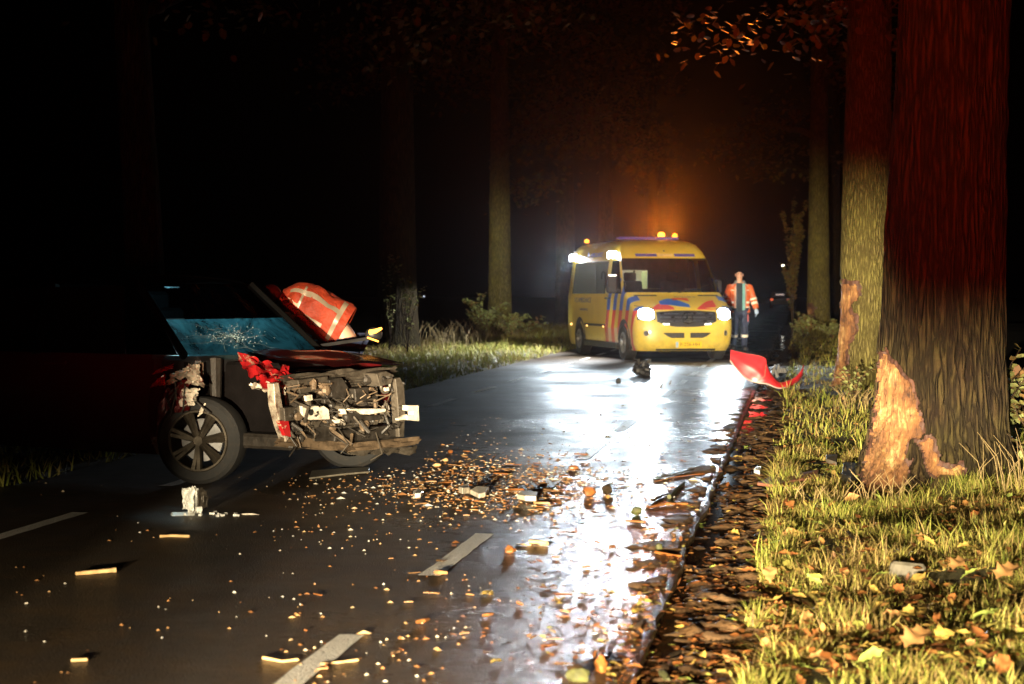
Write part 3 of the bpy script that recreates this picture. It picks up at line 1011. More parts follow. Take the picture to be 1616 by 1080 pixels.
# front details laid on the curved nose
def nose(y, z, off=.004): return Vector((xfront(y, z) + off, y, z))
def nose_patch(name, mat, ys_, zf, off=.004, nz=3, th=0):
    """patch on the nose: for each y, zf(y) gives low and high z"""
    ny = len(ys_) - 1
    m = MB()
    def fn(u, v):
        i = u * ny; y = ys_[min(ny, int(round(i)))]
        a, b = zf(y); return nose(y, a + (b - a) * v, off)
    m.grid(fn, ny, nz)
    if th:
        m.grid(lambda u, v: fn(u, v) - Vector((th, 0, 0)), ny, nz)
    return m.build(name, mat, van, smooth=True, angle=None)
Y = lambda a, b, n=16: [a + (b - a) * k / n for k in range(n + 1)]
def grz(y):
    f = abs(y) / .60
    return (.665 + .11 * f ** 3, .985 - .03 * f ** 2)
nose_patch('grille', MAT['black_plastic'], Y(-.60, .60), grz, .006, 6)
for zc in (.78, .855, .925):
    g = MB().tube([nose(y, zc, .016) for y in Y(-.53, .53)], [(.010, .012)] * 17, 6); g.build('grille_slat', pm('dark_chrome', (.20, .21, .22), .3, .9), van, smooth=True)
star = bpy.data.objects.new('star_emblem', None); link(star); star.parent = van
cpt = nose(0, .835, .03)
MB().ring(cpt, (1, 0, .08), .105, .011, 28, 6).build('emblem_ring', MAT['chrome'], star, smooth=True)
mm = MB()
for k in range(3):
    a = pi / 2 + k * 2 * pi / 3
    d = Vector((0, cos(a), sin(a)))
    mm.tube([cpt, cpt + d * .10], [.022, .003], 4)
mm.build('emblem_star', MAT['chrome'], star)
for s in (-1, 1):
    m = MB().tube([nose(s * y, .72 + (.01 if y > .45 else 0), .014) for y in (.36, .40, .44, .48)], [(.014, .011)] * 4, 6); m.build('led_strip', MAT['daylight'], van)
    nose_patch('lower_grille', MAT['black_plastic'], Y(s * .06, s * .47, 8), lambda y: (.455 + .08 * max(0, abs(y) - .33) / .14, .555), .006, 3)
    for zc in (.485, .515):
        MB().tube([nose(s * y, zc, .010) for y in (.08, .2, .3, .40)], .006, 5).build('grille_slat', MAT['grey_trim'], van)
    m = MB().disc(nose(s * .80, .545, .004), (1, s * .9, 0), .052, 16, .02); m.build('fog_lamp', MAT['steel'], van, smooth=True)
    # headlight: clear housing hugging the corner with a hot reflector inside
    hl = nose_patch('headlight', MAT['headlamp'], Y(s * .65, s * .92, 10), lambda y: (lambda c, h: (c - h, c + h))(.915, .035 + .075 * sqrt(max(0, 1 - ((abs(y) - .785) / .14) ** 2))), .012, 6)
    nose_patch('headlight_rim', MAT['grey_trim'], Y(s * .62, s * .95, 8), lambda y: (.80, 1.02 + .06 * (abs(y) - .62) / .3), .005, 3)
    nose_patch('bonnet_vent', MAT['black_plastic'], Y(s * .42, s * .86, 8), lambda y: (1.262, 1.288), .006, 2)
nose_patch('lower_lip', MAT['black_plastic'], Y(-.60, .60, 14), lambda y: (.205, .245), .008, 1)
for s in (-1, 1):
    m = MB(); a = nose(s * .1, 1.325, .03)
    m.tube([nose(s * .12 - .05, 1.33, .02), nose(s * .12 + .3, 1.39, .02), nose(s * .12 + .62 * 1, 1.40, .02)] if s < 0 else [nose(.05, 1.33, .02), nose(.3, 1.38, .02), nose(.66, 1.39, .02)], .010, 5)
    m.build('wiper', MAT['black_plastic'], van)
# bonnet arcs
nose_patch('blue_arc', MAT['blue'], Y(-.46, .12, 16), lambda y: (lambda c, h: (c - h, c + h))(1.155 - .30 * max(0, y + .30) ** 1.5 - .12 * max(0, -.25 - y), .030 + .035 * sin(pi * min(1, max(0, (y + .46) / .58)))), .006, 3)
nose_patch('red_arc', MAT['red'], Y(-.64, -.22, 12), lambda y: (1.0, 1.035 + .09 * sin(pi * .5 * min(1, (y + .64) / .22)) * (1 if y < -.38 else max(.08, (-.2 - y) / .18))), .005, 3)
nose_patch('red_arc', MAT['red'], Y(-.16, .16, 10), lambda y: (1.20 - .03 * abs(y + .02) / .16 - .03 * max(0, y + .1) , 1.225 ), .006, 2)
nose_patch('red_arc', MAT['red'], Y(.24, .66, 12), lambda y: (1.0, 1.02 + .16 * sin(pi * .5 * max(0, (y - .24) / .42))), .005, 3)
# roof front lamps
for s in (-1, 1):
    nose_patch('blue_lamp', MAT['blue_lens'], Y(s * .18, s * .62, 6), lambda y: (2.055, 2.115), .014, 2)
nose_patch('name_strip', pm('cream_strip', (.72, .55, .28), .5), Y(-.15, .15, 4), lambda y: (2.062, 2.11), .010, 1)
MB().blob(nose(0, 2.17, .0), (.03, .02, .02)).build('antenna_base', MAT['grey_trim'], van, smooth=True)
bar = MB().box((.0, 0, 2.462), (.24, 1.30, .055)); bar.build('light_bar', MAT['blue_lens'], van, bevel=.015)
# number plate
pl = nose(0.02, .33, .014)
plate = MB().box((pl.x, .03, .325), (.018, .52, .115)).build('number_plate', MAT['plate'], van, bevel=.004)
MB().box((pl.x + .0105, -.204, .325), (.003, .05, .108)).build('plate_band', pm('plate_blue', (.25, .42, .62), .4), plate)
def text(body, name, parent, loc, rot, size, mat, ext=.001, align='CENTER', mirror=False, sx=1.0):
    c = bpy.data.curves.new(name, 'FONT'); c.body = body; c.size = size; c.extrude = ext
    c.align_x = align; c.align_y = 'CENTER'; c.resolution_u = 2
    o = bpy.data.objects.new(name, c)
    me_dg = None
    link(o); bpy.context.view_layer.update()
    me = bpy.data.meshes.new_from_object(o.evaluated_get(bpy.context.evaluated_depsgraph_get()))
    bpy.data.objects.remove(o)
    if mirror: me.transform(Matrix.Scale(-1, 4, (1, 0, 0)))
    me.transform(Matrix.Scale(sx, 4, (1, 0, 0)))
    me.materials.clear(); me.materials.append(mat)
    o = link(bpy.data.objects.new(name, me)); o.parent = parent
    o.matrix_local = Matrix.Translation(loc) @ rot.to_4x4()
    return o
def basis(xv, yv):
    xv = Vector(xv).normalized(); yv = Vector(yv).normalized(); zv = xv.cross(yv)
    return Matrix((xv, yv, zv)).transposed()
FR = basis((0, 1, 0), (0, 0, 1))          # faces +X: reading direction is +Y
text('P-226-HH', 'plate_number', plate, Vector((pl.x + .0115, .05, .325)), FR, .098, MAT['ink'])
text('NL', 'plate_country', plate, Vector((pl.x + .0125, -.204, .300)), FR, .035, MAT['plate'])
text('AMBULANCE', 'bonnet_lettering', van, nose(.12, 1.245, .012), basis((0, 1, 0), (-.9, 0, .42)), .062, MAT['navy_ink'], mirror=True, sx=1.2)
SD = basis((1, 0, 0), (0, 0, 1))          # on the right flank (y<0): reading direction is +X
text('112 AMBULANCE', 'flank_lettering', van, Vector((-1.55, -1.006, 1.17)), SD, .155, MAT['navy_ink'], sx=1.25)
text('ambulancezorg', 'flank_lettering', van, Vector((-1.45, -1.006, .98)), SD, .085, MAT['navy_ink'], sx=1.3)
tb = bpy.data.objects.new('roof_marking', None); link(tb); tb.parent = van
text('AMBULANCE', 'roof_lettering', van, Vector((-.85, -.874, 2.125)), basis((1, 0, 0), (0, .28, 1)), .14, MAT['blue'], sx=1.25)
bpy.data.objects.remove(tb)
m = MB()
for k in range(3): m.box((-1.55, -.872, 2.125), (.14, .008, .04), RY(k * pi / 3))
m.build('six_bar_star', MAT['blue'], van)
for s in (-1, 1):
    for x, z in ((.72, 1.22), (.50, 1.22)):
        MB().box((x, s * 1.015, z), (.17, .03, .035)).build('door_handle', MAT['black_plastic'], van, bevel=.008)
    MB().box((.53, s * 1.003, .85), (.012, .006, .95)).build('door_seam', MAT['black_plastic'], van)
    # mirror
    mr = MB().box((1.52, 1.04, 1.46), (.24, .10, .26)) if s > 0 else MB().box((1.52, s * 1.17, 1.50), (.14, .20, .36)).tube([(1.50, s * .96, 1.36), (1.52, s * 1.10, 1.40)], .03, 6)
    mr.build('mirror', MAT['black_plastic'], van, bevel=.03)
    if s < 0: MB().box((1.60, s * 1.17, 1.675), (.02, .15, .02)).build('mirror_indicator', MAT['daylight'], van)
    for x in (-2.6, -1.15, .25, ):
        MB().box((x, s * 1.008, .64), (.05, .02, .035)).build('side_marker', MAT['marker'], van, bevel=.006)
# work floodlights on the right roof edge, beacons on the roof
def lampspot(name, parent, loc, target, energy, size, color=(1, 1, .96), r=.05, blend=.6):
    l = bpy.data.lights.new(name, 'SPOT'); l.energy = energy; l.spot_size = radians(size); l.spot_blend = blend
    l.color = color; l.shadow_soft_size = r
    o = link(bpy.data.objects.new(name, l)); o.parent = parent
    o.location = loc; o.rotation_euler = (Vector(target) - Vector(loc)).to_track_quat('-Z', 'Y').to_euler()
    return o
for x in (.72, -2.62):
    f = bpy.data.objects.new('floodlight', None); link(f); f.parent = van; f.location = (x, -.93, 2.10)
    MB().box((0, -.02, 0), (.24, .10, .13)).build('housing', MAT['black_plastic'], f, bevel=.02)
    lens = MB().box((.0, -.075, -.005), (.24, .012, .13)); lens.build('lens', MAT['flood'], f)
    MB().box((.127, -.04, .0), (.012, .15, .14)).build('lens', MAT['flood'], f)
    fb = lampspot('floodlight_beam', van, (x - .05, -1.22, 2.08), (x + (.5 if x > 0 else -1), -7, -3.5), 1500 if x > 0 else 1500, 120, (.95, .98, 1), r=.05)
    beam_nodes(fb.data, 'down')
    lampspot('floodlight_spill', van, (x + .1, -1.30, 2.06), (x + 10, -4.4, .9), 900, 30, (.78, .91, 1), r=.05, blend=1.0)
# the rear one also throws a narrow beam back on the trunk beside the road
_t = Matrix.Rotation(-VA, 3, 'Z') @ (Vector((-8.75, 54, 1.6)) - VO)
lampspot('floodlight_beam', van, (-2.85, -1.25, 2.10), _t, 5000, 26, (1, .95, .75), r=.05, blend=1.0)
for s in (-1, 1):
    h = nose(s * .80, .92, .06)
    hb = lampspot('headlight_beam', van, h, h + Vector((10, .1 * s, -.25)), 1500, 56, (.74, .89, 1), r=.06, blend=1.0)
    beam_nodes(hb.data, 'dip')
for (x, y, z, hot) in ((.0, .30, 2.53, 1), (-.02, .60, 2.52, 0), (-2.75, -.62, 2.47, 0)):
    b = bpy.data.objects.new('beacon', None); link(b); b.parent = van; b.location = (x, y, z)
    MB().tube([(0, 0, -.06), (0, 0, -.03)], [.075, .065], 16).build('beacon_base', MAT['black_plastic'], b)
    MB().blob((0, 0, 0), (.075, .075, .065) if hot else (.055, .055, .05), 14, 8).build('beacon_dome', MAT['amber_hot'] if hot else MAT['amber'], b, smooth=True)
    lampspot('beacon_light', van, (x + .10, y, z + .05), (x + 10, y - 3.4, z + 1.7), 13000 if hot else 900, 30, (1, .20, .01), .06, 1.0)
# ------------------------------------------------------------------ wrecked car
CA = radians(-23.2)
CO = W(320, 762) - RZ(CA) @ Vector((1.15, -.74, 0)); CO.z = -.006
CR = RZ(CA)
def carx(px, py, x0):
    d = CR.transposed() @ Vector(cam2w(*R_(px, py)[:2], R_(px, py)[2])); o = CR.transposed() @ (Vector((0, 0, CAMH)) - CO)
    return o + d * ((x0 - o.x) / d.x)
def cary(px, py, y0):
    d = CR.transposed() @ Vector(cam2w(*R_(px, py)[:2], R_(px, py)[2])); o = CR.transposed() @ (Vector((0, 0, CAMH)) - CO)
    return o + d * ((y0 - o.y) / d.y)

def mat_carpaint():
    t = NT('dark_red_car_paint'); v = t.coord()
    n = t.noise(v, 6, 6, .7)
    c = t.ramp(t.noise(v, 1.6, 4), (.3, (.06, .002, .003)), (.7, (.10, .004, .005)))
    c = t.mix(t.ramp(n, (.56, 0.), (.66, .5)), c, (.06, .04, .02))
    t.set(Base_Color=c, Roughness=.42, Metallic=.35, Coat_Weight=.8, Coat_Roughness=.08)
    return t.m
MAT['carpaint'] = mat_carpaint()
MAT['roof_unlit'] = pm('unlit_black_roof', (.002, .002, .002), .5, spec=.04)  # near-black put into the colour for the unlit roof and pillars
MAT['hoodred'] = pm('lit_red_paint', (.45, .02, .022), .35, .2, .3, 14, coat=.8, bump=.2, bscale=25)  # lit copy of the body red
def mat_torn():
    t = NT('torn_primer_metal'); v = t.coord()
    n = t.noise(v, 11, 6, .7)
    c = t.ramp(n, (.36, (.10, .012, .012)), (.44, (.30, .24, .18)), (.56, (.62, .55, .44)), (.75, (.34, .20, .12)))
    t.set(Base_Color=c, Roughness=.45, Metallic=.4, Normal=t.bump(t.noise(v, 30, 5, .6), .5, .01))
    return t.m
MAT['torn'] = mat_torn()
def mat_scraped():
    t = NT('scraped_lit_red_paint'); v = t.coord()
    n = t.noise(v, 7, 7, .72, 1.2)
    c = t.ramp(n, (.40, (.55, .02, .022)), (.57, (.42, .015, .02)), (.60, (.70, .55, .36)), (.66, (.40, .03, .02)), (.9, (.3, .012, .015)))
    t.set(Base_Color=c, Roughness=.32, Metallic=.1, Coat_Weight=.8, Coat_Roughness=.08, Normal=t.bump(t.noise(v, 12, 5, .6), .45, .015))
    return t.m
MAT['scraped'] = mat_scraped()  # red raised above the body colour, as if lit; pale scrapes are wear
MAT['void'] = pm('unlit_void_black', (.006, .005, .005), .95, spec=.05, bump=.4)  # near-black colour stands in for shade deep in the engine bay
MAT['engine'] = pm('oily_engine_plastic', (.028, .024, .020), .5, .1, .5, 14, bump=.4, bscale=60, dirt=.7)
MAT['engine_grey'] = pm('dusty_grey_metal', (.085, .072, .056), .5, .3, .4, 12, bump=.3, bscale=50, dirt=.7)
MAT['pale_plate'] = pm('pale_bracket', (.72, .66, .54), .45, .0, .15, 10, dirt=.6)
MAT['rust'] = pm('scuffed_crossmember', (.15, .105, .065), .6, .2, .4, 10, dirt=.6)

MAT['darkened_glass'] = glass_mat('darkened_glass', (.03, .045, .05), 1)  # tint darkened so the dome-lit cabin reads as unlit
MAT['black_window'] = pm('black_window', (.004, .005, .006), .12, spec=.4)  # opaque black in place of glass, stands for an unlit cabin
car = thing('wrecked_car', 'dark red car with its nose torn off standing across the road', 'car', CO, CA)

# shell from the tail to the door front, by horizontal slices
def carw(z): return ip(z, [(.18, .74), (.3, .82), (.6, .855), (.85, .83), (.88, .82)])
zl = [.18, .24, .32, .45, .6, .72, .82, .88]
xs = [-2.05, -2.0, -1.9, -1.7, -1.4, -1.0, -.5, -.1, .3, .6, .74]
shell = MB()
rr = []
for z in zl:
    w = carw(z); row = [Vector((x + (.05 * (z - .3) if x > .7 else 0), -w * (1 - .14 * max(0, (-1.7 - x) / .35)), z)) for x in xs]
    row += [Vector((q.x, -q.y, q.z)) for q in reversed(row)]
    rr.append(row)
shell.loft(rr)
shell.build('body', MAT['carpaint'], car, smooth=True, angle=35)
# near door: a panel of its own, proud of the shell, scraped at the front edge
def doorp(u, v):
    z = .25 + v * .60; x = -.35 + u * (1.08 + .07 * v)
    return Vector((x, -carw(z) - .008 - (.035 * noise.noise(Vector((x * 4, z * 5, 1))) ** 2 if x > .4 else 0), z))
m = MB().grid(doorp, 16, 10); m.grid(lambda u, v: doorp(u, v) + Vector((0, .006, 0)), 16, 10)
door = m.build('door', MAT['carpaint'], car, smooth=True)
MB().tube([(-.22, -.868, .80), (-.12, -.89, .805), (-.02, -.868, .81)], .014, 6).build('handle', MAT['carpaint'], door, smooth=True)
def wsq(u, v):        # windscreen surface, u across from right (y<0) to left, v up
    y = (-.72 + 1.44 * u) * (1 - .19 * v)
    b = (1 - (2 * u - 1) ** 2) * .14
    return Vector((1.0 - .56 * v + b, y, .87 + .50 * v + .01 * b))
# roof, pillars
def roofp(u, v):
    y = (-.585 + 1.17 * u); b = (1 - (2 * u - 1) ** 2)
    return Vector((.44 - 1.85 * v + .14 * b * (1 - v), y * (1 - .05 * v), 1.37 + .045 * b + .05 * sin(pi * min(1, v * 1.1)) - .12 * v * v))
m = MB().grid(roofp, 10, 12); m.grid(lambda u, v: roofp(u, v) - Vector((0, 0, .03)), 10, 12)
m.build('roof', MAT['roof_unlit'], car, smooth=True)
for s in (-1, 1):
    e = 0 if s < 0 else 1
    pts = [wsq(e, k / 6) + Vector((0, s * .03, .0)) for k in range(7)]
    MB().tube(pts, [(.024, .034)] * 7, 6).build('windscreen_pillar', MAT['roof_unlit'], car, smooth=True)
    MB().tube([(-.36, s * .80, .86), (-.42, s * .59, 1.37)], [.05, .045], 6).build('door_pillar', MAT['roof_unlit'], car, smooth=True)
    MB().tube([(-1.75, s * .76, .86), (-1.40, s * .56, 1.30)], [.09, .06], 6).build('rear_pillar', MAT['roof_unlit'], car, smooth=True)
    g = MB().add([(.98, s * .80, .88), (.50, s * .80, .88), (.30, s * .60, 1.36), (.46, s * .60, 1.36)], [(0, 1, 2, 3)])
    MB().add([(.495, s * .80, .88), (-1.70, s * .80, .88), (-1.42, s * .60, 1.33), (.295, s * .60, 1.36)], [(0, 1, 2, 3)]).build('rear_window', MAT['black_window'], car)
    g.build('side_window', MAT['darkened_glass'], car)
# inside: seats, pillar trim and belts lit by the dome lamp
MB().box((.85, 0, .80), (.5, 1.45, .14)).build('dashboard', MAT['black_plastic'], car, bevel=.03)
for s in (-1, 1):
    MB().box((.05, s * .36, .58), (.5, .48, .2)).box((-.22, s * .36, .88), (.16, .46, .62), RY(-.2)).box((-.30, s * .36, 1.24), (.1, .24, .16)).build('seat', MAT['grey_trim'], car, bevel=.03)
MAT['belt'] = pm('pale_belt', (.45, .55, .55), .6)
MB().tube([(.63, -.735, .88), (.60, -.715, .98), (.52, -.69, 1.10)], [(.012, .03)] * 3, 5).build('window_trim', MAT['belt'], car)
MB().tube([(.76, -.735, .88), (.72, -.715, .98), (.63, -.69, 1.10)], [(.012, .035)] * 3, 5).build('seat_belt', MAT['belt'], car)
MB().ring((.62, .36, .95), (1, 0, .55), .18, .017).build('steering_wheel', MAT['black_plastic'], car, smooth=True)
MB().box((.2, 0, 1.35), (.06, .10, .012)).build('dome_lamp', emit('dome_lamp', (.75, .95, 1.0), .6), car)
dl = bpy.data.lights.new('dome_light', 'POINT'); dl.energy = 11; dl.color = (.5, .9, 1.0); dl.shadow_soft_size = .06
do = link(bpy.data.objects.new('dome_light', dl)); do.parent = car; do.location = (.25, -.1, 1.25)

def mat_cracked():
    t = NT('cracked_laminated_glass')
    tr = t.new('ShaderNodeBsdfTransparent'); tr.inputs[0].default_value = (.42, .62, .66, 1)
    tl = t.new('ShaderNodeBsdfTranslucent'); tl.inputs[0].default_value = (.20, .62, .72, 1)
    gl = t.new('ShaderNodeBsdfGlossy'); gl.inputs[1].default_value = .12
    v = t.coord(); ed = t.voro(v, 38, 'DISTANCE_TO_EDGE')
    a = t.new('ShaderNodeMixShader'); t.L(t.ramp(t.noise(v, 3.2, 5, .65, 1.5), (.36, .10), (.62, .75)), a.inputs[0])
    t.L(tr.outputs[0], a.inputs[1]); t.L(tl.outputs[0], a.inputs[2])
    b = t.new('ShaderNodeMixShader'); b.inputs[0].default_value = .05
    t.L(a.outputs[0], b.inputs[1]); t.L(gl.outputs[0], b.inputs[2]); t.L(b.outputs[0], t.out.inputs[0])
    return t.m
MAT['cracked'] = mat_cracked()
MAT['glint'] = pm('crushed_glass', (.40, .55, .58), .15, .1, .2, spec=1.0)
ws = MB().grid(lambda u, v: wsq(u, v * .50), 24, 10); wso = ws.build('windscreen', MAT['cracked'], car, smooth=True)
MB().grid(lambda u, v: wsq(u, .505 + v * .495) + Vector((.004, 0, .004)), 24, 8).build('upper_glass_dark', MAT['darkened_glass'], car, smooth=True)  # darkened upper half stands for the unlit part of the windscreen
rc = random.Random(4)
cm = MB()
def wsn(u, v): return wsq(u, v) + Vector((.010, 0, .008))
def crack_line(a, b, w=.0010):
    pa, pb = wsn(*a), wsn(*b); d = (pb - pa)
    if d.length < 1e-4: return
    n_ = d.cross(Vector((.66, 0, .75))).normalized() * w
    cm.add([pa - n_, pa + n_, pb + n_, pb - n_], [(0, 1, 2, 3)])
cu, cvv = .30, .24
for k in range(18):
    a = 2 * pi * k / 18 + rc.uniform(-.06, .06); r = 0
    p = (cu, cvv)
    while r < rc.uniform(.15, .34):
        r += rc.uniform(.02, .05); a += rc.uniform(-.12, .12)
        q = (min(.98, max(.02, cu + r * 1.05 * cos(a))), min(.49, max(.01, cvv + r * .9 * sin(a))))
        crack_line(p, q, .0009); p = q
for r in (.04, .07, .1, .14, .19):
    for k in range(26):
        a = 2 * pi * k / 26; j = rc.uniform(.85, 1.15)
        if rc.random() < .3: crack_line((cu + r * j * cos(a), min(.49, max(.01, cvv + r * .85 * j * sin(a)))), (cu + r * cos(a + .24), min(.49, max(.01, cvv + r * .85 * sin(a + .24)))), .0009)
for k in range(300):
    r = abs(rc.gauss(0, .11)); a = rc.uniform(0, 2 * pi)
    u, v = cu + .03 + r * cos(a) * 1.4, cvv + r * .8 * sin(a)
    if not (.05 < u < .9 and .02 < v < .47): continue
    p = wsn(u, v); s = rc.uniform(.003, .008)
    e1 = Vector((rc.uniform(-1, 1), rc.uniform(-1, 1), rc.uniform(-1, 1))).normalized() * s; e2 = Vector((rc.uniform(-1, 1), rc.uniform(-1, 1), rc.uniform(-1, 1))).normalized() * s
    cm.add([p - e1, p + e2, p + e1 * .8 - e2 * .3], [(0, 1, 2)])
tag(cm.build('crack_web', MAT['glint'], wso, fix=False), kind='stuff')

# nose: bonnet, fenders, radiator and everything the bumper used to hide
def bonp(u, v):
    x = 1.06 + u * (.82); y = -.22 + .98 * v
    z = .885 - .03 * u - .05 * u * u + .02 * sin(v * pi) - .03 * max(0, v - .8) / .2
    z += .025 * noise.noise(Vector((x * 3, y * 3, 2)))
    return Vector((x, y, z))
m = MB().grid(bonp, 12, 12); m.grid(lambda u, v: bonp(u, v) - Vector((0, 0, .018)), 12, 12)
m.build('bonnet', MAT['carpaint'], car, smooth=True)
def crumple(name, mat, A, B, C, D, amp, seed, nu=14, nv=10, rag=.0, th=.004, fr=6, parent=None):
    """torn sheet through four corners (A,B bottom; C,D top), folded and ragged"""
    A, B, C, D = map(Vector, (A, B, C, D)); nn = (B - A).cross(D - A).normalized()
    def fn(u, v):
        uu = min(1, max(0, u + rag * noise.noise(Vector((v * 9, seed, 0))) * (1 if u in (0, 1) else 0)))
        vv = min(1, max(0, v + rag * 1.6 * noise.noise(Vector((u * 9, seed, 5))) * (1 if v in (0, 1) else 0)))
        p = A.lerp(B, uu).lerp(D.lerp(C, uu), vv)
        q = Vector((uu * fr * .5, vv * fr * .5, seed * 3.7))
        f = abs(noise.noise(q)) * 1.6 - .4 + .5 * noise.noise(q * 2.3)
        return p + nn * amp * f + (B - A) * .06 * noise.noise(q * 1.7 + Vector((9, 0, 0)))
    m = MB().grid(fn, nu, nv); m.grid(lambda u, v: fn(u, v) - nn * th, nu, nv)
    return m.build(name, mat, parent or car, smooth=True, angle=28)
# bent up bonnet corner, its beam-lit brightness put into the red
crumple('torn_bonnet_corner', MAT['scraped'], carx(392, 590, 1.62), carx(470, 604, 1.80), carx(455, 578, 1.55), carx(374, 556, 1.30), .05, 1, 16, 10, .10)
crumple('torn_bonnet_corner', MAT['scraped'], carx(415, 616, 1.72), carx(470, 606, 1.78), carx(440, 585, 1.60), carx(402, 592, 1.55), .03, 5, 12, 8, .1)
crumple('bent_strut', MAT['torn'], carx(396, 614, 1.55), carx(450, 622, 1.80), carx(450, 610, 1.78), carx(392, 602, 1.5), .03, 12, 12, 4, .15)
# right fender peeled away
cy = lambda px, py, y=-.86: cary(px, py, y)
crumple('torn_fender', MAT['scraped'], cy(236, 612), cy(262, 608), cy(260, 590), cy(248, 598), .02, 2, 8, 6, .15)
crumple('torn_fender', MAT['scraped'], cy(240, 592), cy(272, 582), cy(274, 574), cy(246, 584), .02, 3, 8, 5, .15)
crumple('torn_fender', MAT['torn'], cy(262, 612), cy(300, 590), cy(306, 574), cy(268, 590), .05, 4, 12, 8, .25)
crumple('torn_fender', MAT['torn'], cy(292, 606, -.9), cy(322, 610, -.88), cy(312, 574, -.84), cy(294, 578, -.88), .05, 6, 12, 10, .25)
crumple('torn_fender', MAT['pale_plate'], cy(282, 642, -.92), cy(304, 640, -.94), cy(312, 612, -.9), cy(286, 612, -.9), .05, 7, 12, 10, .3)
crumple('torn_fender', MAT['carpaint'], cy(244, 690, -.87), cy(262, 690, -.88), cy(276, 612, -.87), cy(258, 612, -.86), .03, 8, 10, 12, .15)
crumple('torn_fender', MAT['carpaint'], cy(276, 652, -.9), cy(296, 648, -.9), cy(300, 596, -.86), cy(280, 604, -.86), .05, 9, 10, 10, .2)
crumple('torn_fender', MAT['pale_plate'], cy(311, 658, -.85), cy(318, 652, -.85), cy(324, 636, -.83), cy(318, 640, -.83), .012, 10, 5, 8, .2)
crumple('bent_strut', MAT['rust'], cy(316, 610, -.78), cy(321, 612, -.78), cy(320, 572, -.74), cy(313, 572, -.74), .01, 11, 4, 12, .1)
crumple('scuttle_scrap', MAT['torn'], cy(296, 578, -.74), cy(312, 574, -.7), cy(310, 566, -.7), cy(298, 570, -.72), .02, 13, 8, 5, .2)
crumple('sill_scrap', MAT['torn'], cy(238, 702, -.86), cy(258, 700, -.88), cy(254, 688, -.86), cy(240, 690, -.86), .03, 14, 8, 6, .3)
for k in range(7):
    a = cy(262 + rc.uniform(0, 55), 585 + rc.uniform(0, 40), -.88)
    MB().tube([a, a + Vector((rc.uniform(-.06, .06), rc.uniform(-.05, .05), rc.uniform(-.12, .02))), a + Vector((rc.uniform(-.1, .1), rc.uniform(-.08, .03), -.16))], .006, 5).build('torn_wire', MAT['engine'], car)
# far fender
def fend(u, v): return Vector((.74 + .86 * u, .72 + .13 * sin(v * pi * .55) , .84 - .55 * v - .06 * u))
m = MB().grid(fend, 10, 6); m.grid(lambda u, v: fend(u, v) - Vector((0, .01, 0)), 10, 6); m.build('fender', MAT['carpaint'], car, smooth=True)
# far door mirror with its indicator blinking
mi = MB().blob(cary(590, 528, 1.05), (.06, .08, .055), 10, 7).tube([(.92, .80, .90), cary(585, 534, 1.02)], .014, 6)
mirror = mi.build('door_mirror', MAT['black_plastic'], car, smooth=True)
MAT['blinker'] = emit('blinking_indicator', (1.0, .42, .06), 3.2)
MB().tube([cary(584, 524.5, .93), cary(592, 523, .93), cary(602, 518.5, .93)], [.020, .018, .010], 6).build('indicator_and_reflection', MAT['blinker'], mirror)
MB().tube([cary(580, 533, .93), cary(597, 539, .93)], .0065, 5).build('indicator_and_reflection', MAT['blinker'], mirror)  # glowing strip imitates the lamp's reflection below it
# radiator pack
rad_ = MB().box((1.70, -.02, .52), (.05, 1.06, .42)); rad_.build('radiator', MAT['engine_grey'], car, bevel=.008)
fins = MB()
for k in range(22): fins.box((1.732, -.02, .33 + k * .018), (.012, 1.0, .006))
tag(fins.build('radiator_fins', MAT['engine'], car), kind='stuff')
crumple('slam_panel', MAT['engine_grey'], (1.80, -.66, .71), (1.80, .66, .73), (1.76, .68, .775), (1.76, -.66, .755), .03, 21, 26, 4, .1, .03)
MB().box((1.60, 0, .30), (.5, 1.3, .10)).build('subframe', MAT['engine'], car, bevel=.02)
MB().box((1.34, .08, .56), (.50, .62, .40)).build('engine_block', MAT['void'], car, bevel=.04)
MB().box((1.0, 0, .55), (.10, 1.45, .60)).build('bulkhead', MAT['void'], car, bevel=.02)
def px_poly(name, mat, pts, x0, th=.02, hole=None):
    q = [carx(a, b, x0) for a, b in pts]; n_ = len(q)
    m = MB().add(q + [p - Vector((th, 0, 0)) for p in q], [tuple(range(n_)), tuple(range(2 * n_ - 1, n_ - 1, -1))] + [(i, (i + 1) % n_, n_ + (i + 1) % n_, n_ + i) for i in range(n_)])
    return m.build(name, mat, car, bevel=.004)
pw = px_poly('mounting_plate', MAT['pale_plate'], [(476, 641), (503, 641), (506, 644), (512, 641), (519, 646), (521, 662), (490, 663), (478, 656)], 1.92, .03)
MB().disc(carx(491, 651, 1.924), (1, 0, 0), .022, 14, .006).build('bolt_hole', MAT['ink'], pw)
MB().disc(carx(501, 651, 1.924), (1, 0, 0), .009, 10, .006).build('bolt_hole', MAT['ink'], pw)
px_poly('bumper_beam', MAT['pale_plate'], [(539, 646), (545, 645), (548, 654), (540, 654)], 1.92, .03)
px_poly('bumper_beam', MAT['pale_plate'], [(552, 645.5), (609, 645), (609, 650), (584, 654.5), (574, 654), (568, 648.5), (553, 648)], 1.93, .04)
px_poly('bracket', MAT['pale_plate'], [(526, 663), (541, 661.5), (547, 667), (531, 668.5)], 1.90, .02)
px_poly('mounting_plate', MAT['pale_plate'], [(643, 640), (661, 640), (662, 665), (643, 663), (643, 656), (652, 655), (652, 650), (643, 648)], 1.93, .05)
px_poly('mounting_plate', MAT['pale_plate'], [(628, 661), (643, 654), (643, 662), (629, 664)], 1.92, .03)
crumple('bumper_beam', MAT['rust'], carx(440, 702, 1.86), carx(562, 712, 1.88), carx(560, 699, 1.86), carx(440, 689, 1.84), .025, 22, 18, 4, .08, .03)
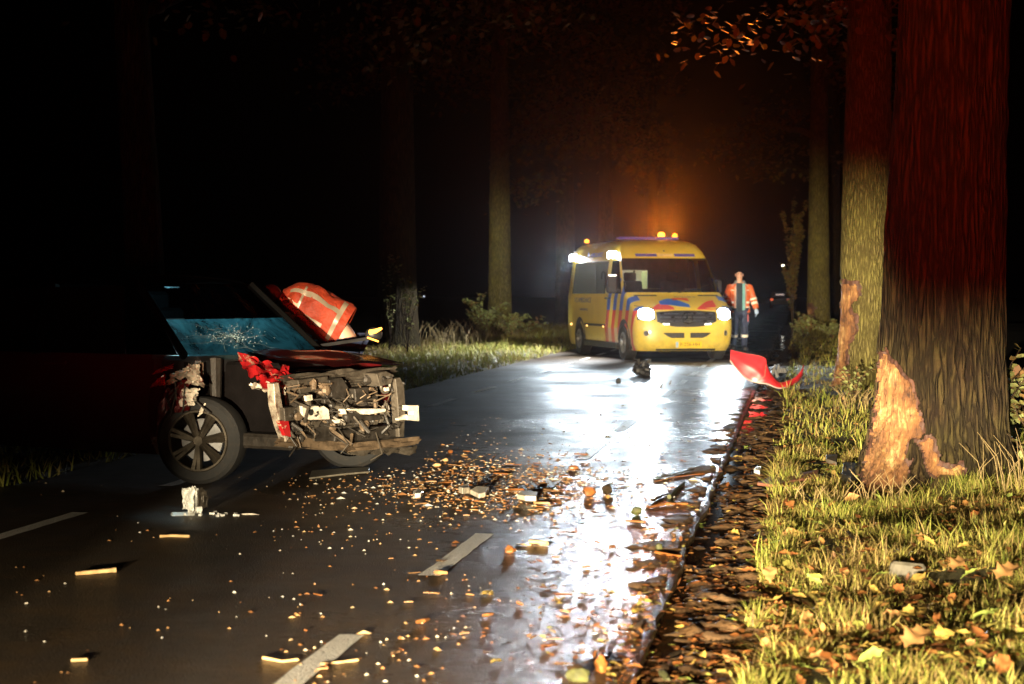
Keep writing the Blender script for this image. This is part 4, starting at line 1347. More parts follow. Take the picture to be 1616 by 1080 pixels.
crumple('bumper_beam', MAT['rust'], carx(556, 712, 1.88), carx(664, 700, 1.88), carx(662, 689, 1.86), carx(556, 699, 1.86), .025, 23, 18, 4, .08, .03)
crumple('undertray', MAT['engine_grey'], carx(552, 719, 1.78), carx(656, 717, 1.80), carx(660, 704, 1.84), carx(556, 708, 1.84), .04, 24, 16, 6, .2, .006)
for k in range(12):       # torn scraps of plastic between the parts
    a = carx(rc.uniform(450, 610), rc.uniform(604, 690), 1.86)
    w_, h_ = rc.uniform(.06, .16), rc.uniform(.04, .11)
    crumple('plastic_scrap', MAT[rc.choice(('engine', 'engine', 'engine_grey', 'rust'))], a, a + Vector((rc.uniform(-.05, .05), w_, rc.uniform(-.04, .04))), a + Vector((rc.uniform(-.05, .08), w_, h_)), a + Vector((rc.uniform(-.05, .05), 0, h_)), .04, 30 + k, 8, 6, .3)
px_poly('headlamp_post', MAT['engine_grey'], [(624, 598), (632, 596), (638, 610), (640, 640), (638, 690), (630, 690), (628, 640), (626, 616)], 1.88, .06)
px_poly('headlamp_post', MAT['torn'], [(432, 606), (440, 604), (446, 640), (458, 690), (452, 698), (442, 670), (434, 640)], 1.86, .06)
px_poly('condenser_frame', MAT['engine'], [(476, 662), (522, 664), (522, 690), (478, 694)], 1.86, .05)
px_poly('washer_tank', MAT['engine_grey'], [(448, 644), (474, 642), (476, 662), (450, 666)], 1.90, .08)
px_poly('foam_absorber', MAT['engine'], [(546, 654), (568, 650), (580, 656), (600, 655), (605, 662), (560, 668)], 1.90, .05)
px_poly('horn_bracket', MAT['pale_plate'], [(482, 625), (493, 623), (494, 632), (484, 634)], 1.90, .02)
px_poly('sensor', MAT['pale_plate'], [(608, 612), (614, 611), (615, 617), (609, 618)], 1.91, .02)
px_poly('battery_tray', MAT['engine'], [(560, 614), (582, 611), (582, 632), (562, 634)], 1.90, .08)
px_poly('air_box', MAT['engine'], [(520, 600), (540, 596), (550, 612), (545, 630), (524, 628)], 1.88, .10)
px_poly('air_box', MAT['engine_grey'], [(594, 590), (610, 586), (622, 592), (618, 606), (600, 610)], 1.90, .12)
px_poly('headlamp_shell', MAT['engine_grey'], [(470, 600), (518, 594), (516, 614), (474, 622)], 1.86, .12)
px_poly('red_scrap', MAT['scraped'], [(440, 664), (456, 664), (460, 690), (450, 688)], 1.90, .03)
for k in range(64):       # fixings, pipes and plugs between the radiator and the beam
    px = rc.uniform(446, 634); py = rc.uniform(598, 692)
    c = carx(px, py, 1.80 + rc.uniform(0, .1))
    mt = MAT[rc.choice(('engine', 'engine', 'engine_grey', 'rust'))]
    if rc.random() < .5:
        MB().box(c, (rc.uniform(.02, .06), rc.uniform(.015, .07), rc.uniform(.012, .05)), RX(rc.uniform(-.6, .6)) @ RY(rc.uniform(-.5, .5)), rc.uniform(.6, 1)).build('clip', mt, car, bevel=.005)
    else:
        MB().blob(c, (.03, rc.uniform(.02, .05), rc.uniform(.02, .04)), 8, 5, .4, 2, k).build('plug', mt, car)
for k in range(44):
    a = carx(rc.uniform(446, 630), rc.uniform(600, 680), 1.84); b = a + Vector((rc.uniform(-.1, .1), rc.uniform(-.2, .2), rc.uniform(-.2, .08))); mid = (a + b) / 2 + Vector((.08, 0, rc.uniform(-.08, .05)))
    MB().tube([a, mid, b], rc.choice((.003, .004, .005, .008, .013)), 6).build('hose', MAT[rc.choice(('engine', 'engine_grey', 'rust'))], car, smooth=True)
MB().ring(carx(608, 608, 1.88), (1, 0, 0), .055, .012, 16, 6).build('headlamp_ring', MAT['engine_grey'], car, smooth=True)
# wheels: the front right one is knocked round and faces the camera
def mk_wheel(c, ang): return wheel(car, c, ang, .30, .21, .205, MAT['alloy'], 7)
MAT['alloy'] = pm('dusty_alloy', (.10, .085, .065), .35, .8, .3, dirt=.6)
mk_wheel((1.15, -.74, .30), pi - radians(-22))
mk_wheel((1.35, .70, .30), radians(22)); mk_wheel((-1.25, -.74, .30), pi); mk_wheel((-1.25, .74, .30), 0)
MB().tube([(1.15, -.6, .42), (1.1, -.55, .85)], [.03, .05], 8).build('suspension_strut', MAT['engine'], car, smooth=True)
MB().box((1.2, -.42, .55), (.75, .04, .55)).build('inner_arch', MAT['void'], car, bevel=.02)
MB().box((-2.04, 0, .35), (.10, 1.5, .28)).build('rear_bumper', MAT['carpaint'], car, bevel=.03)

# ------------------------------------------------------------------ people
def skin_mesh(name, joints, bones, mat, parent, sub=2):
    """joints: name -> (xyz, radius or (rx, ry)); first joint is the root"""
    keys = list(joints); ix = {k: i for i, k in enumerate(keys)}
    me = bpy.data.meshes.new(name)
    me.from_pydata([joints[k][0] for k in keys], [(ix[a], ix[b]) for a, b in bones], [])
    o = bpy.data.objects.new(name, me); link(o)
    md = o.modifiers.new('s', 'SKIN'); md.use_smooth_shade = True
    for i, k in enumerate(keys):
        r = joints[k][1]; r = r if isinstance(r, tuple) else (r, r)
        me.skin_vertices[0].data[i].radius = r
        me.skin_vertices[0].data[i].use_root = (i == 0)
    sm = o.modifiers.new('u', 'SUBSURF'); sm.levels = sub; sm.render_levels = sub
    bpy.context.view_layer.update()
    dg = bpy.context.evaluated_depsgraph_get()
    me2 = bpy.data.meshes.new_from_object(o.evaluated_get(dg))
    bpy.data.objects.remove(o); bpy.data.meshes.remove(me)
    me2.materials.clear(); me2.materials.append(mat)
    me2.polygons.foreach_set('use_smooth', [True] * len(me2.polygons))
    o = link(bpy.data.objects.new(name, me2)); o.parent = parent
    return o
MAT['skin'] = pm('skin', (.62, .36, .25), .5, var=.08)
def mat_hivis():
    t = NT('dimmed_orange_cloth'); v = t.coord(); n = t.noise(v, 9, 4)
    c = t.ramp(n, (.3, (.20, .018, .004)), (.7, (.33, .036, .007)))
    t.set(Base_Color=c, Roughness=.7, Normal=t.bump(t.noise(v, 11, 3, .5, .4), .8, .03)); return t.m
MAT['hivis'] = mat_hivis()  # orange darkened in colour, as dimly lit on the helper
MAT['reflective'] = pm('dimmed_reflective_tape', (.24, .20, .14), .4, .1, .1)  # tape colour darkened likewise in place of dim light
MAT['navy'] = pm('navy_cloth', (.018, .028, .07), .8, var=.3, bump=.4, bscale=20)
MAT['teal'] = pm('teal_shirt', (.16, .40, .42), .8, var=.15)
MAT['dark_shirt'] = pm('dark_shirt', (.015, .03, .045), .8)
MAT['grey_collar'] = pm('grey_collar', (.24, .27, .28), .7)
MAT['glove'] = pm('blue_glove', (.35, .50, .75), .5)
MAT['boot'] = pm('black_boot', (.012, .012, .013), .5)

# frame of each figure: x to its own left as seen by us on the right, -y faces the camera, z up
PO = W(1167, 556)
med = thing('person', 'bald paramedic in open orange jacket and navy trousers walking beside the ambulance', 'person', (PO.x, PO.y, 0), YAW)
med.scale = (1.06, 1.06, 1.03)
J = dict(pelvis=((0, 0, .93), (.15, .10)), waist=((0, 0, 1.08), (.145, .10)), chest=((.0, .0, 1.30), (.17, .11)), upper=((0, .01, 1.43), (.13, .085)), neck=((-.005, -.01, 1.53), (.055, .06)), jaw=((-.01, -.045, 1.60), (.06, .065)), head=((-.012, -.035, 1.685), (.077, .095)), crown=((-.012, -.02, 1.74), (.062, .075)),
         hipl=((.09, 0, .88), (.09, .09)), kneel=((.105, -.04, .50), (.060, .062)), anklel=((.10, .02, .10), (.042, .045)), toel=((.12, -.14, .045), (.045, .035)),
         hipr=((-.09, 0, .88), (.09, .09)), kneer=((-.10, .02, .50), (.060, .062)), ankler=((-.11, .16, .12), (.042, .045)), toer=((-.13, .02, .045), (.045, .035)),
         shl=((.19, .01, 1.42), (.062, .065)), ell=((.29, .04, 1.16), (.047, .05)), wrl=((.345, -.03, .93), (.03, .034)),
         shr=((-.19, .01, 1.42), (.062, .065)), elr=((-.28, .06, 1.17), (.047, .05)), wrr=((-.24, -.10, .98), (.03, .034)))
Bn = [('pelvis', 'waist'), ('waist', 'chest'), ('chest', 'upper'), ('upper', 'neck'), ('neck', 'jaw'), ('jaw', 'head'), ('head', 'crown'), ('pelvis', 'hipl'), ('hipl', 'kneel'), ('kneel', 'anklel'), ('anklel', 'toel'), ('pelvis', 'hipr'), ('hipr', 'kneer'), ('kneer', 'ankler'), ('ankler', 'toer'), ('upper', 'shl'), ('shl', 'ell'), ('ell', 'wrl'), ('upper', 'shr'), ('shr', 'elr'), ('elr', 'wrr')]
def pick(names, g=0.0, **over):
    d = {}
    for k in names:
        p, r = J[k]; r = r if isinstance(r, tuple) else (r, r)
        d[k] = (over.get(k, p), (r[0] + g, r[1] + g))
    return d
def sub_bones(names): return [b for b in Bn if b[0] in names and b[1] in names]
bodyj = list(J)
skin_mesh('body', J, Bn, MAT['skin'], med)
tn = ['pelvis', 'hipl', 'kneel', 'anklel', 'hipr', 'kneer', 'ankler']
skin_mesh('trousers', pick(tn, .022), sub_bones(tn), MAT['navy'], med)
for t_, a_ in (('toel', 'anklel'), ('toer', 'ankler')):
    skin_mesh('boot', {a_: (J[a_][0], (.075, .075)), t_: (Vector(J[t_][0]) + Vector((0, -.02, .012)), (.072, .062))}, [(a_, t_)], MAT['boot'], med)
# open jacket: back and two front halves as one shell, sleeves join it
def jacket_shell(u, v):
    a = radians(-52) + u * radians(284)          # opening towards -y, wider on the shirt side
    z = .86 + v * .66
    rx = ip(z, [(.86, .225), (1.05, .205), (1.30, .225), (1.42, .20), (1.50, .10), (1.53, .085)]); ry = ip(z, [(.86, .165), (1.05, .145), (1.30, .155), (1.42, .13), (1.50, .09), (1.53, .085)])
    w = 1 + .04 * noise.noise(Vector((cos(a) * 2, sin(a) * 2, z * 6)))
    return Vector((rx * w * cos(a), ry * w * sin(a) + .01, z))
m = MB().grid(jacket_shell, 26, 18); m.grid(lambda u, v: jacket_shell(u, v) * .985 + Vector((0, 0, .016)), 26, 18)
for s_, e_, w_ in (('shl', 'ell', 'wrl'), ('shr', 'elr', 'wrr')):
    P = [Vector(J[q][0]) for q in (s_, e_, w_)]
    m.tube([P[0] + Vector((-.03 if s_ == 'shl' else .03, 0, .02)), P[0], (P[0] + P[1]) / 2, P[1], (P[1] + P[2]) / 2, P[2] + Vector((0, 0, .03))], [.06, .088, .08, .074, .068, .062], 10)
MAT['hivis_lit'] = pm('lit_orange_jacket', (.72, .15, .045), .7, var=.2, scale=6, bump=.6, bscale=9)  # lit copy of the jacket orange, brightened for the paramedic
MAT['tape_lit'] = pm('lit_reflective_tape', (.85, .82, .72), .4, var=.05)  # lit copy of the tape, brightness put into its colour
jk = m.build('jacket', MAT['hivis_lit'], med, smooth=True, angle=60, fix=True)
def band(v0, v1, g=1.02):
    def fn(u, v):
        p = jacket_shell(u, v0 + (v1 - v0) * v); return Vector((p.x * g, (p.y - .01) * g + .01, p.z))
    MB().grid(fn, 26, 2).build('reflective_band', MAT['tape_lit'], jk, smooth=True)
band(.13, .20); band(.30, .37); band(.72, .75)
for s_, e_, w_ in (('shl', 'ell', 'wrl'), ('shr', 'elr', 'wrr')):
    P = [Vector(J[q][0]) for q in (s_, e_, w_)]
    for f in (.05, .45):
        c = P[1].lerp(P[2], f); d = (P[2] - P[1]).normalized() * .028
        MB().tube([c - d, c + d], [.079 - .01 * f, .077 - .01 * f], 12).build('reflective_band', MAT['tape_lit'], jk, smooth=True)
MB().grid(lambda u, v: Vector((.105 * cos(radians(-60 + 300 * u)) * (1 + .3 * v), .10 * sin(radians(-60 + 300 * u)) * (1 + .3 * v) + .0, 1.535 - .05 * v + .02 * (1 - v))), 18, 3).build('collar', MAT['grey_collar'], jk, smooth=True)
sh = MB().grid(lambda u, v: Vector((-.09 + .19 * u, -.125 - .012 * sin(pi * u) - .02 * (1 - v), .87 + .62 * v)), 6, 8)
sh.build('shirt', MAT['teal'], med, smooth=True)
MB().grid(lambda u, v: Vector((-.09 + .13 * u, -.142 - .012 * sin(pi * u) - .02 * (1 - v), .88 + .62 * v)), 4, 8).build('shirt_panel', MAT['dark_shirt'], med, smooth=True)
for k_, z_ in (('l', .36), ('r', .36)):
    a, b = Vector(J['knee' + k_][0]), Vector(J['ankle' + k_][0])
    c = a.lerp(b, .35); d = (b - a).normalized() * .03
    MB().tube([c - d, c + d], [.083, .080], 12).build('reflective_band', MAT['tape_lit'], med, smooth=True)
MB().box((.165, -.06, .74), (.03, .05, .16)).build('pocket_flash', MAT['red'], med, bevel=.008)
MB().box((.175, -.02, .70), (.05, .12, .20)).build('thigh_pocket', MAT['navy'], med, bevel=.02)
def hand(parent, wrist, d, side, mat, curl=.5):
    wrist = Vector(wrist); d = Vector(d).normalized(); s = Vector(side).normalized(); n_ = d.cross(s)
    m = MB(); m.tube([wrist, wrist + d * .05, wrist + d * .095], [(.022, .03), (.018, .042), (.014, .040)], 8, up=n_)
    for k, (o, l) in enumerate(((-.030, .070), (-.010, .080), (.011, .075), (.031, .060))):
        p = wrist + d * .09 + s * o
        q = p + (d * .8 + n_ * curl * .5).normalized() * l * .45; r = q + (d * .5 + n_ * curl).normalized() * l * .55
        m.tube([p, q, r], [.010, .009, .007], 6)
    p = wrist + d * .035 - s * .035
    m.tube([p, p + (d * .6 - s * .6 + n_ * .3).normalized() * .035, p + (d - s * .3 + n_ * .5).normalized() * .068], [.012, .010, .008], 6)
    return m.build('glove', mat, parent, smooth=True)
hand(med, J['wrl'][0], (.12, -.15, -1), (0, -1, 0), MAT['glove']); hand(med, J['wrr'][0], (.3, -.7, -.5), (0, -.6, .4), MAT['glove'])
for s in (-1, 1):
    MB().blob((-.012 + s * .032, -.118, 1.69), (.012, .010, .008), 8, 5).build('eye', MAT['ink'], med)
    MB().blob((-.012 + s * .082, -.03, 1.675), (.012, .025, .035), 8, 5).build('ear', MAT['skin'], med, smooth=True)
    MB().box((-.012 + s * .033, -.124, 1.707), (.035, .012, .007)).build('eyebrow', pm('eyebrow', (.15, .09, .06), .8), med)
MB().tube([(-.013, -.122, 1.695), (-.014, -.142, 1.65), (-.014, -.125, 1.643)], [.009, .014, .010], 6).build('nose', MAT['skin'], med, smooth=True)
MB().box((-.014, -.116, 1.615), (.045, .012, .009)).build('mouth', pm('lips', (.42, .18, .14), .5), med, bevel=.003)

# the helper bending over the far side of the wreck
HP = P3(541, 600, 14.9)
res = thing('person', 'helper in orange reflective jacket bending over the far side of the wrecked car', 'person', (HP.x, HP.y, -.01), YAW)
res.scale = (.93, .93, .985)
K = lambda px, py, y=0.0: Vector(((px - 548) / 197, y, 1.29 - (py - 465) / 197))
RJ = dict(pelvis=(K(548, 520), (.15, .13)), waist=(K(520, 498), (.14, .12)), chest=(K(486, 478), (.16, .13)), upper=(K(460, 470), (.12, .10)), neck=(K(444, 468), (.055, .06)), head=(K(424, 467, -.02), (.085, .095)),
          hipl=(K(556, 540, .09), (.10, .10)), kneel=((.06, .04, .52), (.07, .07)), anklel=((.10, .12, .10), (.05, .05)), toel=((-.06, .10, .05), (.05, .04)),
          hipr=(K(556, 540, -.09), (.10, .10)), kneer=((.02, -.10, .52), (.07, .07)), ankler=((.06, -.08, .10), (.05, .05)), toer=((-.10, -.10, .05), (.05, .04)),
          shl=(K(458, 474, .17), (.07, .07)), ell=(K(436, 508, .16), (.05, .05)), wrl=(K(470, 534, .10), (.035, .035)),
          shr=(K(462, 482, -.15), (.07, .07)), elr=(K(440, 512, -.14), (.05, .05)), wrr=(K(478, 522, -.08), (.035, .035)))
skin_mesh('body', RJ, [b for b in Bn if b[0] in RJ and b[1] in RJ] + [('neck', 'head')], MAT['skin'], res)
tn2 = {k: (RJ[k][0], tuple(q + .022 for q in RJ[k][1])) for k in tn}
skin_mesh('trousers', tn2, sub_bones(tn), MAT['navy'], res)
# jacket: torso swept from hem to collar, with folds
ax = [K(552, 516), K(538, 508), K(516, 496), K(492, 480), K(472, 471), K(455, 468), K(445, 467)]
rr_ = [(.175, .20), (.18, .205), (.185, .20), (.19, .19), (.175, .165), (.12, .115), (.075, .08)]
def jk_fn(u, v):
    t = v * (len(ax) - 1); i = min(len(ax) - 2, int(t)); f = t - i
    c = ax[i].lerp(ax[i + 1], f); d = (ax[i + 1] - ax[i]).normalized()
    yv = Vector((0, 1, 0)); zv = d.cross(yv).normalized()
    if zv.z < 0: zv = -zv
    ry = rr_[i][0] + (rr_[i + 1][0] - rr_[i][0]) * f; rz = rr_[i][1] + (rr_[i + 1][1] - rr_[i][1]) * f
    a = u * 2 * pi
    k = 1 + .13 * noise.noise(Vector((cos(a) * 2.2, sin(a) * 2.2, v * 6))) + .11 * abs(noise.noise(Vector((u * 13 + v * 3, v * 3, 2)))) + .05 * noise.noise(Vector((u * 20, v * 14, 5)))
    return c + yv * ry * cos(a) * k + zv * rz * sin(a) * k
m = MB().grid(jk_fn, 36, 26, True)
for s_, e_, w_ in (('shl', 'ell', 'wrl'), ('shr', 'elr', 'wrr')):
    P = [RJ[q][0] for q in (s_, e_, w_)]
    m.tube([P[0] + Vector((.04, 0, .02)), P[0], (P[0] + P[1]) / 2, P[1], (P[1] + P[2]) / 2, P[2]], [.07, .095, .088, .08, .07, .06], 12)
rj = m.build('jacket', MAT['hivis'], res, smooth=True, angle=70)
def jk_band(u0, v0, u1, v1, w, n_=14):
    def fn(u, v):
        uu = u0 + (u1 - u0) * u; vv = v0 + (v1 - v0) * u
        # widen across the band direction
        du, dv = (v1 - v0) * -1, (u1 - u0); l = sqrt(du * du + dv * dv)
        o = (v - .5) * w
        uu += du / l * o * .55; vv = min(.995, max(.005, vv + dv / l * o))
        p = jk_fn(uu, vv); t = vv * (len(ax) - 1); i = min(len(ax) - 2, int(t)); c = ax[i].lerp(ax[i + 1], t - i)
        return c + (p - c) * 1.03
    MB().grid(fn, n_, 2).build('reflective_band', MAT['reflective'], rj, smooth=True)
# u: 0 = away (+y), .25 = top, .5 = facing camera, .75 = belly
jk_band(.42, .17, .40, .80, .06); jk_band(.55, .30, .57, .80, .05); jk_band(.30, .17, .62, .17, .06); jk_band(.34, .62, .60, .62, .03)
for s_, e_, w_ in (('shl', 'ell', 'wrl'), ('shr', 'elr', 'wrr')):
    P = [RJ[q][0] for q in (s_, e_, w_)]
    c = P[1].lerp(P[2], .35); d = (P[2] - P[1]).normalized() * .03
    MB().tube([c - d, c + d], .083, 12).build('reflective_band', MAT['reflective'], rj, smooth=True)
hh = MB().blob(RJ['head'][0] + Vector((.005, 0, .025)), (.10, .105, .10), 14, 9); hh.build('cap', pm('dark_red_cap', (.12, .02, .015), .7), res, smooth=True)
hand(res, RJ['wrr'][0], (.7, -.2, -.5), (0, 1, 0), MAT['glove']); hand(res, RJ['wrl'][0], (.7, .0, -.5), (0, 1, 0), MAT['glove'])
for s in ('l', 'r'):
    skin_mesh('boot', {'a': (RJ['ankle' + s][0], (.065, .065)), 't': (Vector(RJ['toe' + s][0]) + Vector((0, 0, .01)), (.055, .05))}, [('a', 't')], MAT['boot'], res)
for s in (-1, 1): MB().blob(RJ['head'][0] + Vector((-.085, s * .034, -.02)), (.01, .012, .008), 8, 5).build('eye', MAT['ink'], res)
# ------------------------------------------------------------------ debris on the road and verge
def ground_z(x, y):
    if x < EDGE_L: return lverge_z(x, y)
    if x < EDGE_R: return zroad(x) + .002
    if x < .0: return mud_z(x, y)
    return verge_z(x, y)
def single(m, name, label, cat, mat, loc, rz=0.0, group=None, smooth=False, bevel=0, angle=40):
    o = m.build(name, mat, None, smooth=smooth, bevel=bevel, angle=angle)
    o.location = loc; o.rotation_euler = (0, 0, rz)
    return tag(o, label, cat, group)

# torn off bumper cover at the edge of the mud
BP = W(1214, 612)
bump = thing('bumper_cover', 'torn red bumper cover lying curled at the edge of the mud', 'bumper', (BP.x, BP.y, .05), YAW)
sc_ = 2900 / 1 * 1.29 / (612 - 465)
pxm = (612 - 465) / 1.29
def bk(px, py, y): return Vector(((px - 1214) / pxm, y, (612 - py) / pxm))
top_ = [bk(1154, 558, .10), bk(1178, 564, .0), bk(1205, 570, -.05), bk(1209, 582, -.06), bk(1216, 596, -.05), bk(1230, 609, -.02), bk(1252, 605, .12), bk(1270, 593, .34), bk(1277, 583, .5)]
bot_ = [bk(1152, 576, .02), bk(1162, 590, -.06), bk(1176, 604, -.12), bk(1192, 610, -.16), bk(1208, 612, -.16), bk(1226, 619, -.14), bk(1246, 616, .0), bk(1262, 610, .20), bk(1272, 602, .36)]
def spl(p, t):
    n_ = len(p) - 1; i = min(n_ - 1, int(t * n_)); f = t * n_ - i
    a, b, c, d = p[max(0, i - 1)], p[i], p[i + 1], p[min(n_, i + 2)]
    return .5 * ((2 * b) + (c - a) * f + (2 * a - 5 * b + 4 * c - d) * f * f + (3 * b - a - 3 * c + d) * f ** 3)
def bsh(u, v):
    p = spl(bot_, u).lerp(spl(top_, u), v); bl = sin(pi * v) * .05 * (1 - .5 * u)
    return p + Vector((0, -bl, 0)) + Vector((0, .010, .006)) * noise.noise(Vector((u * 9, v * 5, 1)))
MAT['bumper_red'] = pm('scuffed_red_plastic', (.50, .022, .03), .35, 0, .2, 7, coat=.5, dirt=.35)
MAT['bumper_back'] = pm('bare_bumper_back', (.16, .12, .085), .7, 0, .4, 14, dirt=.5)
m = MB().grid(bsh, 44, 12); m.build('cover', MAT['bumper_red'], bump, smooth=True, angle=50)
MB().grid(lambda u, v: bsh(u, v) + Vector((0, .012, .004)), 44, 12).build('inner_face', MAT['bumper_back'], bump, smooth=True, angle=50)
MB().tube([spl(bot_, k / 20) + Vector((0, -.01, .01)) for k in range(15)], .010, 5).build('lip', pm('pale_lip', (.50, .40, .36), .5, dirt=.4), bump, smooth=True)
MB().tube([bsh(.36, .05) + Vector((0, -.012, 0)), bsh(.42, .5) + Vector((0, -.012, 0)), bsh(.36, .92) + Vector((0, -.01, 0))], .006, 5).build('crease', MAT['bumper_back'], bump)
rb = random.Random(2)
for k in range(6):
    a = bk(1222 + 4 * k, 600 - rb.uniform(0, 5), .1 + .03 * k)
    MB().box(a + Vector((0, 0, .05)), (.05, .04, .16 if k < 3 else .08), RY(rb.uniform(-.4, .4)), .6).build('foam_scrap' if k > 3 else 'black_bracket', MAT['black_plastic'], bump, bevel=.006)

# black engine lump in front of the ambulance
EL = W(1013, 593)
lump = thing('engine_part', 'black lump of engine lying on the road before the ambulance', 'car part', (EL.x, EL.y, zroad(EL.x)), YAW)
MB().blob((0, 0, .115), (.14, .12, .115), 20, 14, .55, 3.2, 3).build('casing', MAT['black_plastic'], lump, smooth=True, angle=25)
for k in range(8):
    a = rb.uniform(0, 6.28); p = Vector((.08 * cos(a), -.06 + .05 * sin(a), .18 + rb.uniform(-.05, .04)))
    MB().tube([p, p + Vector((rb.uniform(-.05, .05), -.03, .03)), p + Vector((rb.uniform(-.09, .09), -.02, .06))], .012, 6).build('pipe_stub', MAT['engine_grey'] if k % 3 == 0 else MAT['black_plastic'], lump)
c_ = W(976, 604)
single(MB().box((0, 0, .03), (.075, .06, .06), None, .85).box((.0, 0, .065), (.04, .03, .015)), 'engine_fragment', 'small dark plastic block on the road left of the engine lump', 'car part', MAT['black_plastic'], (c_.x, c_.y, zroad(c_.x)), .3, bevel=.006)
for px, py, lb in ((1044, 612, 'tiny black shard upright on the road right of the engine lump'), (1058, 607, 'second tiny black shard nearer the red bumper cover')):
    c_ = W(px, py); single(MB().box((0, 0, .03), (.03, .02, .07), RY(.4), .4), 'engine_fragment', lb, 'car part', MAT['black_plastic'], (c_.x, c_.y, zroad(c_.x)))

# smashed headlamp on the left of the road
hp = W(296, 812)
hl = thing('smashed_headlamp', 'smashed white headlamp housing with wires beside the wrecked wheel', 'headlamp', (hp.x, hp.y, zroad(hp.x)), YAW)
pm_ = (812 - 465) / 1.29
HK = lambda px, py, y=0.0: Vector(((px - 296) / pm_, y, (812 - py) / pm_))
MAT['lampwhite'] = pm('frosted_lamp_plastic', (.68, .68, .64), .25, 0, .25, 20, coat=.3, dirt=.3)
def crump2(name, mat, c, w, h, seed, parent, d=.05):
    c = Vector(c); return MB().grid(lambda u, v: c + Vector(((u - .5) * w * (1 + .3 * noise.noise(Vector((v * 3, seed, 1)))), d * noise.noise(Vector((u * 3, v * 3, seed))) * 1.5, (v - .5) * h * (1 + .4 * noise.noise(Vector((u * 4, seed, 2)))))), 9, 9).build(name, mat, parent, smooth=True, angle=30)
crump2('lamp_shell', MAT['lampwhite'], HK(297, 787), .07, .13, 3, hl)
crump2('lamp_shell', MAT['lampwhite'], HK(304, 792, .03), .06, .15, 6, hl)
crump2('lamp_shell', MAT['engine_grey'], HK(318, 788, .03), .06, .11, 8, hl)
MB().box(HK(290, 818, -.02) + Vector((0, 0, .02)), (.15, .09, .02), RZ(.2) @ RX(.18), .9).build('lens_shard', MAT['lampwhite'], hl, bevel=.005)
MB().box(HK(314, 806, 0) + Vector((0, 0, .01)), (.035, .03, .03), RZ(.6)).build('connector', MAT['lampwhite'], hl, bevel=.004)
MB().tube([HK(314, 806), HK(324, 819), HK(336, 822), HK(347, 820)], .006, 5).build('wire', MAT['lampwhite'], hl, smooth=True)
MB().tube([HK(345, 820), HK(349, 814), HK(343, 811)], .012, 6).build('plug', MAT['lampwhite'], hl, smooth=True)
MB().tube([HK(368, 816), HK(380, 814), HK(398, 813), HK(430, 817)], [.010, .016, .014, .006], 6).build('stalk', MAT['pale_plate'], hl, smooth=True)
for k in range(16):
    MB().box(HK(310 + rb.uniform(-12, 70), 812 + rb.uniform(-4, 8), rb.uniform(-.1, .1)) * Vector((1, 1, 0)).length / sqrt(2) if False else Vector((rb.uniform(-.02, .32), rb.uniform(-.12, .12), .006)), (rb.uniform(.01, .025), .012, .012), RZ(rb.uniform(0, 3))).build('lens_shard', MAT['lampwhite'], hl)

# flat trim strip, sticks, logs: one off pieces
def stick(label, pts, r, mat, cat='stick', name='broken_stick', z=None, n=7):
    q = []
    for (px, py) in pts:
        w_ = W(px, py); q.append(Vector((w_.x, w_.y, ground_z(w_.x, w_.y))))
    c = q[0].copy(); rr = [g_ * .48 for g_ in (r if isinstance(r, (list, tuple)) else [r] * len(q))]
    fine = []; fr_ = []
    for i in range(len(q) - 1):
        for k in range(4):
            f = k / 4; p = q[i].lerp(q[i + 1], f); g = rr[i] + (rr[i + 1] - rr[i]) * f
            fine.append(p - c + Vector((.4 * g * noise.noise(p * 13), .4 * g * noise.noise(p * 11 + Vector((3, 0, 0))), g * .9))); fr_.append(g * (1 + .25 * noise.noise(p * 17)))
    fine.append(q[-1] - c + Vector((0, 0, rr[-1] * .9))); fr_.append(rr[-1])
    return single(MB().tube(fine, fr_, n), name, label, cat, mat, c, smooth=True)
MAT['pale_stick'] = pm('pale_split_wood', (.62, .40, .18), .6, 0, .35, 20, bump=.4, bscale=50)
MAT['bark_piece'] = pm('mossy_bark_piece', (.05, .052, .012), .75, 0, .6, 22, bump=.6, bscale=40)
MAT['wet_wood'] = pm('wet_orange_wood', (.22, .078, .02), .35, 0, .4, 18, bump=.4, bscale=50, coat=.3)
MAT['dark_branch'] = pm('dark_wet_branch', (.03, .02, .011), .9, 0, .5, 20, bump=.6, bscale=40, spec=.1)
stick('straight pale stick lying in front of the smashed headlamp', [(252, 849), (272, 848), (299, 849)], .016, MAT['pale_stick'])
stick('knotty pale branch piece on the dark left lane', [(120, 909), (150, 906), (183, 904)], [.020, .018, .026], MAT['pale_stick'])
stick('small pale twig at the lower left of the road', [(113, 1045), (138, 1044)], .012, MAT['pale_stick'])
stick('pale stick beside the middle edge dash', [(836, 858), (864, 861)], .024, MAT['pale_stick'])
stick('thin pale twig left of the straight pale stick by the dash', [(815, 860), (838, 861)], .010, MAT['pale_stick'])
stick('long dark fallen branch arching over the wet right lane', [(1030, 756), (1055, 752), (1085, 744), (1108, 738)], [.012, .014, .012, .008], MAT['dark_branch'])
stick('orange strip for the reflection below the long dark branch', [(1034, 760), (1062, 754), (1095, 749), (1112, 748)], [.008, .010, .008, .006], MAT['wet_wood'])  # orange strip built in place of a reflection on the wet lane
stick('thick grey green log end at the road edge', [(1056, 787), (1068, 774), (1080, 763)], [.03, .026, .015], MAT['bark_piece'], 'log', 'bark_log')
stick('dark broken branch left of the grey green log', [(1030, 792), (1045, 784), (1058, 780)], [.015, .018, .010], MAT['dark_branch'])
stick('orange split limb lying in the puddle', [(1024, 802), (1050, 797), (1086, 797)], [.015, .02, .018], MAT['wet_wood'], 'log', 'split_log')
stick('orange wet stick at the asphalt edge', [(1035, 873), (1055, 877), (1075, 880)], .016, MAT['wet_wood'])
stick('long thin yellow straw stem across the mud strip', [(1180, 684), (1215, 678), (1245, 672)], .010, MAT['pale_stick'])
